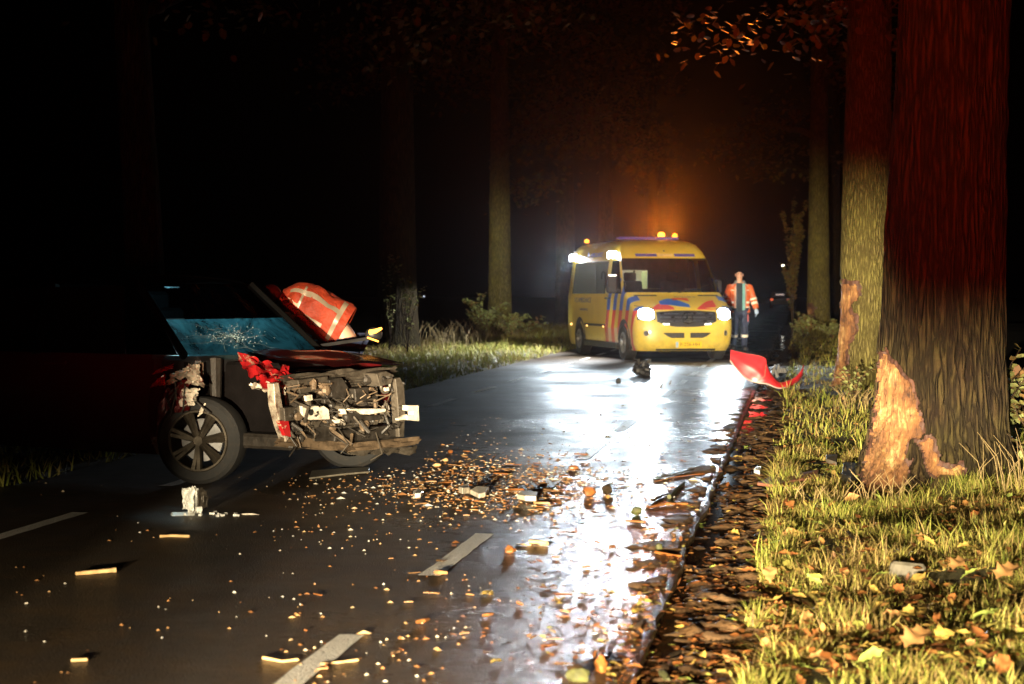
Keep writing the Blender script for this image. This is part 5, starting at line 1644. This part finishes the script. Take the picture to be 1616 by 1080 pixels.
stick('fallen twig over the first edge dash', [(415, 1040), (445, 1046), (470, 1043)], .010, MAT['pale_stick'])
stick('forked twig right of the first edge dash', [(506, 1050), (535, 1047), (565, 1043)], .009, MAT['pale_stick'])
stick('long dark plastic pipe sunk in the grass before the gashed tree', [(1262, 778), (1300, 812), (1345, 855), (1408, 912)], [.035, .035, .03, .028], MAT['dark_branch'], 'pipe', 'plastic_pipe')
stick('thin leaning straw before the gashed tree', [(1335, 822), (1372, 800), (1390, 786)], .008, MAT['pale_stick'])
stick('dark branch stub on the near mud strip', [(1020, 1046), (1060, 1022), (1100, 1000)], [.02, .025, .018], MAT['dark_branch'])
def chunk(label, px, py, d, rz, mat, cat='bark chunk', name='bark_chunk', amp=.35, seed=0):
    w_ = W(px, py); d = tuple(q * .55 for q in d)
    m = MB().blob((0, 0, d[2] * .45), (d[0] / 2, d[1] / 2, d[2] / 2), 10, 7, amp, 2.2, seed)
    return single(m, name, label, cat, mat, (w_.x, w_.y, ground_z(w_.x, w_.y)), rz, smooth=True, angle=30)
chunk('mossy green topped wood block at the bottom road edge', 912, 1078, (.15, .10, .10), .2, MAT['bark_piece'], seed=1)
chunk('tall brown wood block standing beside the asphalt crack', 948, 1062, (.08, .09, .12), .1, MAT['wet_wood'], seed=2)
chunk('curved mossy bark strip in the near puddle', 1048, 1058, (.05, .24, .05), .3, MAT['bark_piece'], seed=3)
chunk('second mossy bark strip right of the curved one', 1092, 1072, (.18, .06, .05), .2, MAT['bark_piece'], seed=4)
chunk('mossy wood cube on the shining wet lane', 1005, 812, (.12, .09, .09), .1, MAT['bark_piece'], seed=5)
chunk('small mossy cube nearer the camera on the shining lane', 1040, 868, (.07, .06, .07), .5, MAT['bark_piece'], seed=6)
chunk('brown wood lump among splinters past the middle dash', 930, 782, (.16, .10, .11), .4, MAT['wet_wood'], seed=7)
chunk('dark wet bark lump beside the brown wood lump', 958, 780, (.13, .12, .13), .9, MAT['dark_branch'], seed=8)
chunk('crumpled brown leaf wad beside the middle edge dash', 805, 873, (.10, .08, .07), .4, MAT['wet_wood'], seed=9, amp=.7)
chunk('orange wood wedge on the road under the ambulance beam', 905, 742, (.14, .08, .07), .3, MAT['wet_wood'], seed=10)
chunk('red brown clod on the dark road right of the wreck', 711, 716, (.08, .06, .06), .3, MAT['wet_wood'], seed=11)
chunk('pale brown chip on the road right of the wreck', 690, 737, (.11, .05, .05), .2, MAT['pale_stick'], seed=12)
chunk('pale rounded chip behind the pale brown one', 703, 730, (.09, .06, .06), .5, MAT['pale_stick'], seed=13)
# plastic and metal bits
def plate(label, pts, z, mat, cat, name, th=.012, tilt=0):
    q = [W(a, b) for a, b in pts]; c = sum(q, Vector()) / len(q); zc = ground_z(c.x, c.y)
    v = [Vector((p.x - c.x, p.y - c.y, z + tilt * (p.y - c.y) + .02 * noise.noise(p * 5))) for p in q]; n_ = len(v)
    m = MB().add([p + Vector((0, 0, th)) for p in v] + v, [tuple(range(n_)), tuple(range(2 * n_ - 1, n_ - 1, -1))] + [(i, (i + 1) % n_, n_ + (i + 1) % n_, n_ + i) for i in range(n_)])
    return single(m, name, label, cat, mat, (c.x, c.y, zc), bevel=.003)
MAT['trim_grey'] = pm('scuffed_trim', (.20, .18, .14), .5, 0, .3, 12, dirt=.5)
plate('long grey trim strip on the road below the wreck', [(488, 757), (492, 747), (540, 744), (583, 741), (583, 748), (545, 752)], .006, MAT['trim_grey'], 'trim strip', 'trim_strip')
plate('white flake of plastic in the splinter pile, rightmost', [(816, 790), (822, 786), (848, 788), (846, 795), (828, 795)], .015, MAT['pale_plate'], 'plastic shard', 'plastic_shard', .03)
plate('white plastic shard in the middle of the splinter pile', [(742, 783), (752, 780), (772, 781), (766, 788), (756, 790)], .015, MAT['pale_plate'], 'plastic shard', 'plastic_shard', .03)
plate('white curled plastic shard left in the splinter pile', [(724, 782), (738, 777), (741, 783), (730, 787)], .02, MAT['pale_plate'], 'plastic shard', 'plastic_shard', .04)
plate('round pale plastic cap at the left end of the splinter pile', [(652, 786), (660, 782), (668, 785), (664, 790), (655, 791)], .015, MAT['lampwhite'], 'plastic shard', 'plastic_shard', .03)
plate('brown torn panel lying across the mud and grass', [(1195, 770), (1215, 760), (1250, 756), (1292, 750), (1290, 758), (1250, 766), (1225, 773)], .03, pm('brown_panel', (.20, .08, .05), .5, 0, .3, 12), 'panel', 'torn_panel', .02)
plate('white scrap of plastic standing at the mud edge', [(1190, 746), (1193, 738), (1202, 743), (1199, 748)], .03, MAT['lampwhite'], 'plastic shard', 'plastic_shard', .03)
plate('black glossy shard with bright edge on the mud edge', [(1212, 760), (1222, 754), (1230, 751), (1226, 758)], .03, MAT['black_plastic'], 'plastic shard', 'plastic_shard', .02)
plate('grey flat bracket in the grass left of the gashed tree', [(1303, 742), (1304, 735), (1322, 736), (1320, 744)], .05, MAT['engine_grey'], 'bracket', 'metal_bracket', .03)
plate('crumpled dark metal piece at the root of the gashed tree', [(1328, 762), (1332, 742), (1352, 746), (1358, 758), (1342, 768)], .03, MAT['black_plastic'], 'bracket', 'metal_bracket', .05)
plate('dark flat plastic sheet leaning at the foot of the gashed tree', [(1462, 808), (1468, 786), (1496, 770), (1526, 782), (1530, 796), (1490, 802)], .03, pm('dark_sheet', (.035, .036, .02), .5, 0, .5, 9), 'plastic sheet', 'plastic_sheet', .02, .09)
gbk = W(1432, 924)
single(MB().box((0, 0, .04), (.17, .05, .07), RY(.10), .88), 'grey_block', 'flat grey stone like block half hidden in the grass', 'block', pm('grey_block', (.10, .088, .062), .7, 0, .3, 20, bump=.4), (gbk.x, gbk.y, verge_z(gbk.x, gbk.y)), YAW, bevel=.012)

# ---- splinters and leaves lying one by one
def splinter_mesh(k):
    r = random.Random(k); l = r.uniform(.035, .09); w = r.uniform(.008, .018); h = r.uniform(.005, .012)
    m = MB(); pts = [Vector((-l / 2, 0, h * .6)), Vector((-l * .1, r.uniform(-.01, .01), h * .7)), Vector((l / 2, r.uniform(-.012, .012), h * .6))]
    m.tube(pts, [(w * .5, h * .5), (w * .6, h * .6), (w * .3, h * .4)], 5, up=(0, 0, 1))
    me = m.mesh('wood_splinter', None); return me
MAT['splinter'] = pm('fresh_splinter', (.40, .21, .085), .6, 0, .5, 30, bump=.3, bscale=60)
MAT['splinter_dark'] = pm('wet_splinter', (.26, .10, .03), .4, 0, .5, 30, coat=.2)
SP = [splinter_mesh(k) for k in range(10)]
for k, me in enumerate(SP): me.materials.append(MAT['splinter'] if k < 6 else MAT['splinter_dark'])
rs = random.Random(12)
def oakleaf_mesh(k, mat):
    r = random.Random(k * 7 + 1); L = r.uniform(.085, .125); cup = r.uniform(-.25, .55); pts = []
    n_ = 9
    half = []
    for i in range(n_ + 1):
        t = i / n_
        w = .30 * sin(pi * min(1, t * 1.02)) ** .8 * (.55 + .65 * t) * (1 + .34 * cos(t * 5.0 * 2 * pi)) * L
        half.append((t * L, max(.004, w) if 0 < i < n_ else .003))
    tw = r.uniform(-.6, .6)
    m = MB(); vs = []
    for x, w in half:
        zc = cup * (x - L * .5) ** 2 / L * 1.2
        for s, k2 in ((-1, 1), (0, 0), (1, 1)):
            vs.append((x - L / 2, s * w, zc + abs(s) * w * (.35 + .3 * r.uniform(-1, 1)) + s * w * tw * (x / L - .5) + .006))
    fs = []
    for i in range(n_):
        a = i * 3; fs += [(a, a + 3, a + 4, a + 1), (a + 1, a + 4, a + 5, a + 2)]
    m.add(vs, fs); m.a = [r.random()] * len(fs)
    zmin = min(q[2] for q in m.v); m.v = [(a, b, c - zmin + .002) for a, b, c in m.v]
    return m.mesh('oak_leaf', mat, True)
def leafmat(name, c): return pm(name, c, .45, 0, .35, 25, spec=.5)
LM = [leafmat('yellow_leaf', (.42, .29, .07)), leafmat('tan_leaf', (.34, .18, .065)), leafmat('brown_leaf', (.26, .10, .03)), leafmat('green_leaf', (.34, .42, .09))]
LV = [[oakleaf_mesh(k + 10 * j, LM[j]) for k in range(4)] for j in range(4)]

def put(me, name, x, y, z, rz, label, cat, group, tilt=(0, 0), s=1.0):
    o = link(bpy.data.objects.new(name, me)); o.location = (x, y, z); o.rotation_euler = (tilt[0], tilt[1], rz); o.scale = (s, s, s)
    tag(o, label, cat, group)
    return o
def ok_spot(px, py):
    return not (200 < px < 668 and py < 740)
cnt = 0
while cnt < 290:
    q = rs.random()
    if q < .50:      # pile between the wreck and the right lane
        px = rs.gauss(795, 95); py = 765 + rs.gauss(0, 22) + (px - 790) * .03
    elif q < .62: px = rs.uniform(420, 1000); py = rs.uniform(800, 1078)
    else: px = rs.uniform(620, 1130); py = 700 + 330 * rs.random() ** 1.3
    w_ = W(px, py)
    if not ok_spot(px, py) or not (EDGE_L < w_.x < -.58): continue
    if q >= .5 and noise.noise(Vector((w_.x * 1.6, w_.y * 1.1, 44))) < rs.uniform(-.3, .35): continue
    k = rs.choice((0, 1, 2, 3, 4, 5, 6, 7, 8, 9)) if px < 900 else rs.choice((2, 5, 6, 7, 8, 9))
    put(SP[k], 'wood_splinter', w_.x, w_.y, zroad(w_.x) + .003, rs.uniform(0, 6.28), 'fresh pale splinter of oak scattered on the wet asphalt' if k < 6 else 'dark wet splinter of oak scattered on the wet asphalt', 'splinter', 'pale splinters on the road' if k < 6 else 'dark splinters on the road', s=rs.uniform(.5, 1.1) if rs.random() < .85 else 1.5)
    cnt += 1
# leaves: flat wet ones on the road and mud, crisp ones in the grass
cnt = 0
while cnt < 285:
    q = rs.random()
    if q < .30: px, py = rs.uniform(680, 1120), 640 + 420 * rs.random() ** 1.2
    elif q < .50: px, py = rs.uniform(960, 1230), rs.uniform(620, 1075)
    else: px, py = rs.uniform(1120, 1630), 690 + 400 * rs.random() ** .8
    w_ = W(px, py)
    if not ok_spot(px, py) or (w_.x > EDGE_R and py < 640) or not tree_free(w_.x, w_.y): continue
    if w_.x < EDGE_R:
        j = rs.choice((2, 2, 2, 1, 0)); z = zroad(w_.x) + .003; s = rs.uniform(.35, .75); tl = (0, 0)
        lab = ('yellow oak leaf lying flat on the wet road', 'tan oak leaf lying flat on the wet road', 'brown oak leaf lying flat on the wet road')[j]; gr = 'leaves on the road'
    elif w_.x < -.12:
        j = rs.choice((1, 2, 2, 3, 0)); z = mud_z(w_.x, w_.y) + .006; s = rs.uniform(.4, .85); tl = (rs.uniform(-.25, .25), rs.uniform(-.25, .25))
        lab = ('yellow oak leaf trodden into the mud strip', 'tan oak leaf trodden into the mud strip', 'brown oak leaf trodden into the mud strip', 'green oak leaf trodden into the mud strip')[j]; gr = 'leaves in the mud'
    else:
        j = rs.choice((0, 1, 1, 2, 2, 3)) ; z = verge_z(w_.x, w_.y) + rs.uniform(.015, .065); s = rs.uniform(.5, 1.05); tl = (rs.uniform(-.7, .7), rs.uniform(-.7, .7))
        lab = ('yellow oak leaf caught in the verge grass', 'tan oak leaf caught in the verge grass', 'brown oak leaf caught in the verge grass', 'green oak leaf caught in the verge grass')[j]; gr = 'leaves in the grass'
    put(rs.choice(LV[j]), 'oak_leaf', w_.x, w_.y, z, rs.uniform(0, 6.28), lab, 'leaf', lab.split(' ', 1)[0] + ' ' + gr, tl, s)
    cnt += 1
for px, py, j, s, lab in ((1287, 985, 0, 1.3, 'large yellow oak leaf pair in the near grass'), (1448, 1060, 1, 1.5, 'large tan oak leaf at the bottom of the grass'), (1432, 995, 0, 1.25, 'broad pale yellow oak leaf right of the near pair'), (1590, 945, 1, 1.5, 'big tan leaf heap at the right edge of the grass'), (1515, 930, 1, 1.3, 'curled tan oak leaf right of the grey block'), (1552, 1020, 3, 1.0, 'bright green leaf in the dark lower right grass'), (1578, 1006, 3, .9, 'slim bright green leaf beside the other bright green one'), (1218, 978, 0, 1.1, 'yellow leaf at the edge of grass and mud')):
    w_ = W(px, py)
    put(LV[j][1], 'oak_leaf', w_.x, w_.y, verge_z(w_.x, w_.y) + .075, rs.uniform(0, 6), lab, 'leaf', None, (rs.uniform(-.4, .2), .2), s)
# crumbs past counting
cm = MB()
for k in range(5200):
    q = rs.random()
    if q < .36: px = rs.gauss(770, 120); py = 762 + rs.gauss(0, 24)
    elif q < .75: px = rs.uniform(420, 1120); py = 660 + 420 * rs.random() ** 1.4
    else: px = rs.uniform(20, 700); py = rs.uniform(745, 1080)
    if q >= .75 and rs.random() < .8: continue
    if .36 <= q < .75 and py > 860 and rs.random() < .6: continue
    w_ = W(px, py)
    if not ok_spot(px, py) or not (EDGE_L < w_.x < -.57): continue
    if q >= .36 and noise.noise(Vector((w_.x * 1.6, w_.y * 1.1, 44))) < rs.uniform(-.3, .4): continue
    s = rs.uniform(.0014, .0055) * (1.8 if rs.random() < .06 else 1) * (1.4 if q < .36 else 1); a = rs.uniform(0, 6.28); l = s * rs.uniform(1, 3.2)
    x, y, z = w_.x, w_.y, zroad(w_.x) + .002
    d = Vector((cos(a), sin(a), 0)); e = Vector((-sin(a), cos(a), 0))
    b = Vector((x, y, z))
    cm.add([b - d * l - e * s, b + d * l - e * s, b + d * l + e * s, b - d * l + e * s, b + Vector((0, 0, s * 1.3))], [(0, 1, 4), (1, 2, 4), (2, 3, 4), (3, 0, 4)], rs.random())
MAT['crumb'] = mat_tone('road_crumbs', ((0., (.12, .045, .015)), (.35, (.36, .17, .06)), (.7, (.55, .36, .17)), (.85, (.70, .64, .52)), (1., (.75, .75, .70))), .5, 0, .5)
o = cm.build('debris_crumbs', MAT['crumb'], None, fix=False); tag(o, 'crumbs of bark, glass and wood strewn over the wet road', 'debris', kind='stuff')
# leaf litter in the grass and mud beyond the single leaves
lv = Leaves()
for k in range(5200):
    if k < 2600 and k % 5 > 3: continue
    if k < 2600: px, py = rs.uniform(940, 1260), 600 + 480 * rs.random()
    else: px, py = rs.uniform(1130, 1640), 600 + 480 * rs.random()
    w_ = W(px, py)
    if w_.x < EDGE_R - .12 or (py < 625 and rs.random() < .6) or not tree_free(w_.x, w_.y): continue
    z = ground_z(w_.x, w_.y) + (.006 if w_.x < -.1 else rs.uniform(.005, .05))
    s = rs.uniform(.02, .055) if w_.x < -.1 else rs.uniform(.03, .07)
    lv.leaf(Vector((w_.x, w_.y, z)), Vector((rs.uniform(-1, 1), rs.uniform(-1, 1), rs.uniform(-.1, .25))), Vector((rs.uniform(-.4, .4), rs.uniform(-.4, .4), 1)), s, s * rs.uniform(.3, .7), rs.random() ** (2.6 if w_.x < -.1 else 1.4))
for k in range(900):      # flat wet leaf bits on the right lane
    px, py = 1130 - 300 * rs.random() ** 1.4, 640 + 438 * rs.random()
    w_ = W(px, py)
    if not (-2.4 < w_.x < -.56): continue
    s = rs.uniform(.012, .042)
    lv.leaf(Vector((w_.x, w_.y, zroad(w_.x) + .004)), Vector((rs.uniform(-1, 1), rs.uniform(-1, 1), rs.uniform(0, .25))), Vector((rs.uniform(-.3, .3), rs.uniform(-.3, .3), 1)), s, s * rs.uniform(.3, .7), rs.random() ** 2.2)
o = lv.build('leaf_litter', MAT['leaf'], None); tag(o, 'brown leaf litter matted in the mud and verge grass', 'leaf litter', kind='stuff')

# ------------------------------------------------------------------ brambles and saplings
def bramble(label, x, y, n_st, h, spread, nleaf, seed, leaf=.09, name='bramble_bush', cat='bush', mat='bush', zf=lverge_z):
    r = random.Random(seed); z0 = zf(x, y)
    root = thing(name, label, cat, (x, y, z0))
    st = MB(); lv = Leaves()
    for k in range(n_st):
        a = r.uniform(0, 2 * pi); hh_ = h * r.uniform(.5, 1); sp = spread * r.uniform(.3, 1)
        pts = [Vector((cos(a) * sp * (t * .3 + .7 * t * t) + r.uniform(-.02, .02), sin(a) * sp * t, hh_ * (t * 1.5 - .55 * t * t))) for t in (0, .25, .5, .75, 1)]
        st.tube(pts, [.010, .009, .007, .005, .003], 5)
        for j in range(nleaf):
            i = r.randrange(1, 4); p = pts[i].lerp(pts[i + 1], r.random())
            lv.leaf(p, Vector((r.uniform(-1, 1), r.uniform(-1, 1), r.uniform(-.5, .5))), Vector((r.uniform(-.5, .5), -.6, 1)), leaf * r.uniform(.6, 1.3), leaf * r.uniform(.5, .9), r.random())
    st.build('stems', MAT['dark_branch'], root, smooth=True)
    lv.build('leaves', MAT[mat], root)
    return root
def WL(px, Yw):        # point on the left verge seen at pixel column px, distance Yw along the road
    d = (px - 808) / F; x = None
    # solve for X with given Y: X = c cosA - z sinA ; Y = c sinA + z cosA ; c = d z
    z = Yw / (d * sin(YAW) + cos(YAW)); return (d * z * cos(YAW) - z * sin(YAW), Yw)
bramble('dense bramble bush at the left foot of the floodlit trunk', *WL(762, 51), 26, 1.1, .9, 46, 1, .11)
bramble('low bramble at the right foot of the floodlit trunk', *WL(806, 51), 14, .7, .6, 36, 2, .10)
bramble('tall single bramble stem left of the floodlit trunk', *WL(762, 52), 3, 1.7, .25, 30, 3, .11)
bramble('reddish low shrub between the floodlit trunk and the ambulance', *WL(830, 55), 14, .6, .9, 24, 4, .11)
bramble('thin sapling standing against the dark trunk edge', *WL(643, 36), 6, 2.4, .45, 24, 5, .07, 'oak_sapling', 'sapling')
bramble('thin sapling left of the dark trunk edge', *WL(615, 37), 4, 2.3, .35, 18, 6, .07, 'oak_sapling', 'sapling')
bramble('ground plant with yellow green leaves in the dark left verge', *WL(50, 14.2), 9, .28, .3, 9, 7, .06, 'verge_plant', 'plant')
bramble('leafy sapling growing left of the slim mossy trunk', .2 - .35, 57.5, 10, 4.6, .5, 120, 8, .12, 'oak_sapling', 'sapling', 'crown', verge_z)
bramble('pale bushy weed at the left foot of the slim mossy trunk', .18, 52.5, 16, .85, .5, 34, 9, .10, 'verge_weed', 'weed', 'bush', verge_z)
bramble('dry weed clump at the right foot of the slim mossy trunk', .95, 52.0, 16, .6, .6, 30, 10, .09, 'verge_weed', 'weed', 'bush', verge_z)
bramble('dry seedhead weed before the torn mossy trunk', .66, 22.0, 12, .5, .3, 16, 11, .05, 'verge_weed', 'weed', 'bush', verge_z)
bramble('dark bramble with yellow leaves right of the gashed tree', 1.42, 13.6, 16, 1.0, .5, 22, 12, .07, 'bramble_bush', 'bush', 'bush', verge_z)
bramble('low bramble stems at the right edge by the gashed tree', 1.5, 12.2, 10, .6, .35, 8, 13, .06, 'bramble_bush', 'bush', 'bush', verge_z)
# dry straws and grass seedheads before the bramble
def straw_tuft(label, px, py, n_, h, seed):
    r = random.Random(seed); w_ = W(px, py); zf = verge_z if w_.x > -1 else lverge_z
    root_m = MB()
    for k in range(n_):
        a = r.uniform(0, 6.28); b = Vector((r.gauss(0, .10), r.gauss(0, .10), 0)); l = h * r.uniform(.5, 1)
        root_m.tube([b, b + Vector((cos(a) * l * .15, sin(a) * l * .15, l * .6)), b + Vector((cos(a) * l * .5, sin(a) * l * .5, l * .95))], [.0019, .0016, .0009], 4)
    tag(single(root_m, 'dry_grass_tuft', label, 'grass tuft', MAT['straw'], (w_.x, w_.y, zf(w_.x, w_.y)), smooth=True), kind='stuff')
MAT['straw'] = pm('dry_straw', (.30, .22, .10), .6, 0, .3, 20)
straw_tuft('dry straw tuft between the two scarred trunks', 1352, 655, 34, .34, 1)
straw_tuft('dry straw tuft in the near grass before the dark plastic sheet', 1400, 800, 26, .22, 2)
straw_tuft('upright brown stems right of the gashed tree', 1575, 790, 22, .42, 3)
straw_tuft('dry straw tuft beside the long dark plastic pipe', 1300, 800, 20, .2, 4)
for px, Yw, sd in ((735, 46, 5), (768, 47, 6), (700, 43, 7)):
    x, y = WL(px, Yw); m = MB(); r = random.Random(sd)
    for k in range(60):
        a = r.uniform(0, 6.28); b = Vector((r.gauss(0, .5), r.gauss(0, .3), 0)); l = r.uniform(.3, .7)
        m.tube([b, b + Vector((cos(a) * l * .2, sin(a) * l * .2, l * .6)), b + Vector((cos(a) * l * .5, sin(a) * l * .5, l * .9))], [.008, .007, .003], 4)
    single(m, 'dry_grass_tuft', ('tall pale grass at the left of the floodlit bank', 'tall pale grass in front of the bramble bush', 'tall pale grass nearest the dark trunk')[sd - 5], 'grass tuft', MAT['straw'], (x, y, lverge_z(x, y)), smooth=True)['kind'] = 'stuff'

# ------------------------------------------------------------------ far away down the road
fx, fy = WL(1231, 175)
fc = thing('parked_vehicle', 'distant vehicle on the road with a faint red tail lamp', 'vehicle', (fx, fy, 0), 0)
MB().loft([[Vector((sx * w, y, z)) for sx, z in ((-1, .35), (1, .35), (1, h_), (-1, h_))] for y, w, h_ in ((-2.2, .9, .95), (-2.1, .92, 1.0), (-1.2, .8, 1.5), (.6, .8, 1.52), (1.3, .9, 1.0), (2.2, .85, .8))]).build('body', MAT['black_plastic'], fc, bevel=.04)
for s in (-1, 1):
    MB().box((s * .75, -2.23, .82), (.25, .05, .16)).build('tail_lamp', emit('far_tail_lamp', (1.0, .12, .03), 1.0 if s < 0 else .05), fc)
    for y in (-1.4, 1.4): MB().tube([(s * .7, y, .32), (s * .92, y, .32)], .32, 14).build('wheel', MAT['rubber'], fc)
MB().box((.0, -2.24, 1.28), (.8, .04, .09)).build('rear_window_glint', emit('far_window_glint', (1, .75, .65), .5), fc)  # glowing strip imitates a glint on the rear window
lx, ly = WL(1235, 330)
sl = thing('street_lamp', 'tiny lit street lamp far down the dark road', 'street lamp', (lx + 1.2, ly, 0))
MB().tube([(0, 0, 0), (0, 0, 6.2), (-.3, 0, 6.5), (-1.2, 0, 6.55)], [.09, .06, .05, .04], 8).build('post', MAT['steel'], sl, smooth=True)
MB().blob((-1.2, 0, 6.45), (.24, .2, .14), 10, 7).build('lamp', emit('street_lamp_glow', (1, .93, .75), 8), sl, smooth=True)
o_ = W(808, 540)
for px, py, dd in ((669, 468, 160), (71, 469, 160)):
    p = P3(px, py, dd)
    t_ = thing('distant_window', 'tiny point of light among the trees right of the wreck' if px > 600 else 'tiny point of light at the far left of the dark', 'lit window', (p.x, p.y, p.z))
    MB().box((0, 0, 0), (.09, .05, .09)).build('pane', emit('far_light', (.8, .9, 1), 2), t_)
    MB().box((0, .06, 0), (.3, .08, .3)).build('frame', MAT['black_plastic'], t_)
# ------------------------------------------------------------------ air volume added to imitate the lens glow round the lamps
HAZE = 0.00009
if HAZE > 0:
    m = MB().box((0, 0, 0), (1, 1, 1))
    hz = m.build('haze', None, None)
    hz.scale = (420, 420, 34); hz.location = (20, 150, 15.5)
    hm = bpy.data.materials.new('glow_haze'); hm.use_nodes = True
    hn = hm.node_tree.nodes; hn.remove(hn['Principled BSDF'])
    pv = hn.new('ShaderNodeVolumePrincipled'); pv.inputs['Density'].default_value = HAZE; pv.inputs['Anisotropy'].default_value = .955
    pv.inputs['Color'].default_value = (.9, .92, .95, 1)
    hm.node_tree.links.new(pv.outputs[0], hn['Material Output'].inputs['Volume'])
    hz.data.materials.append(hm)
    hz['kind'] = 'stuff'; hz['label'] = 'thin haze added for the glow round the lamps'
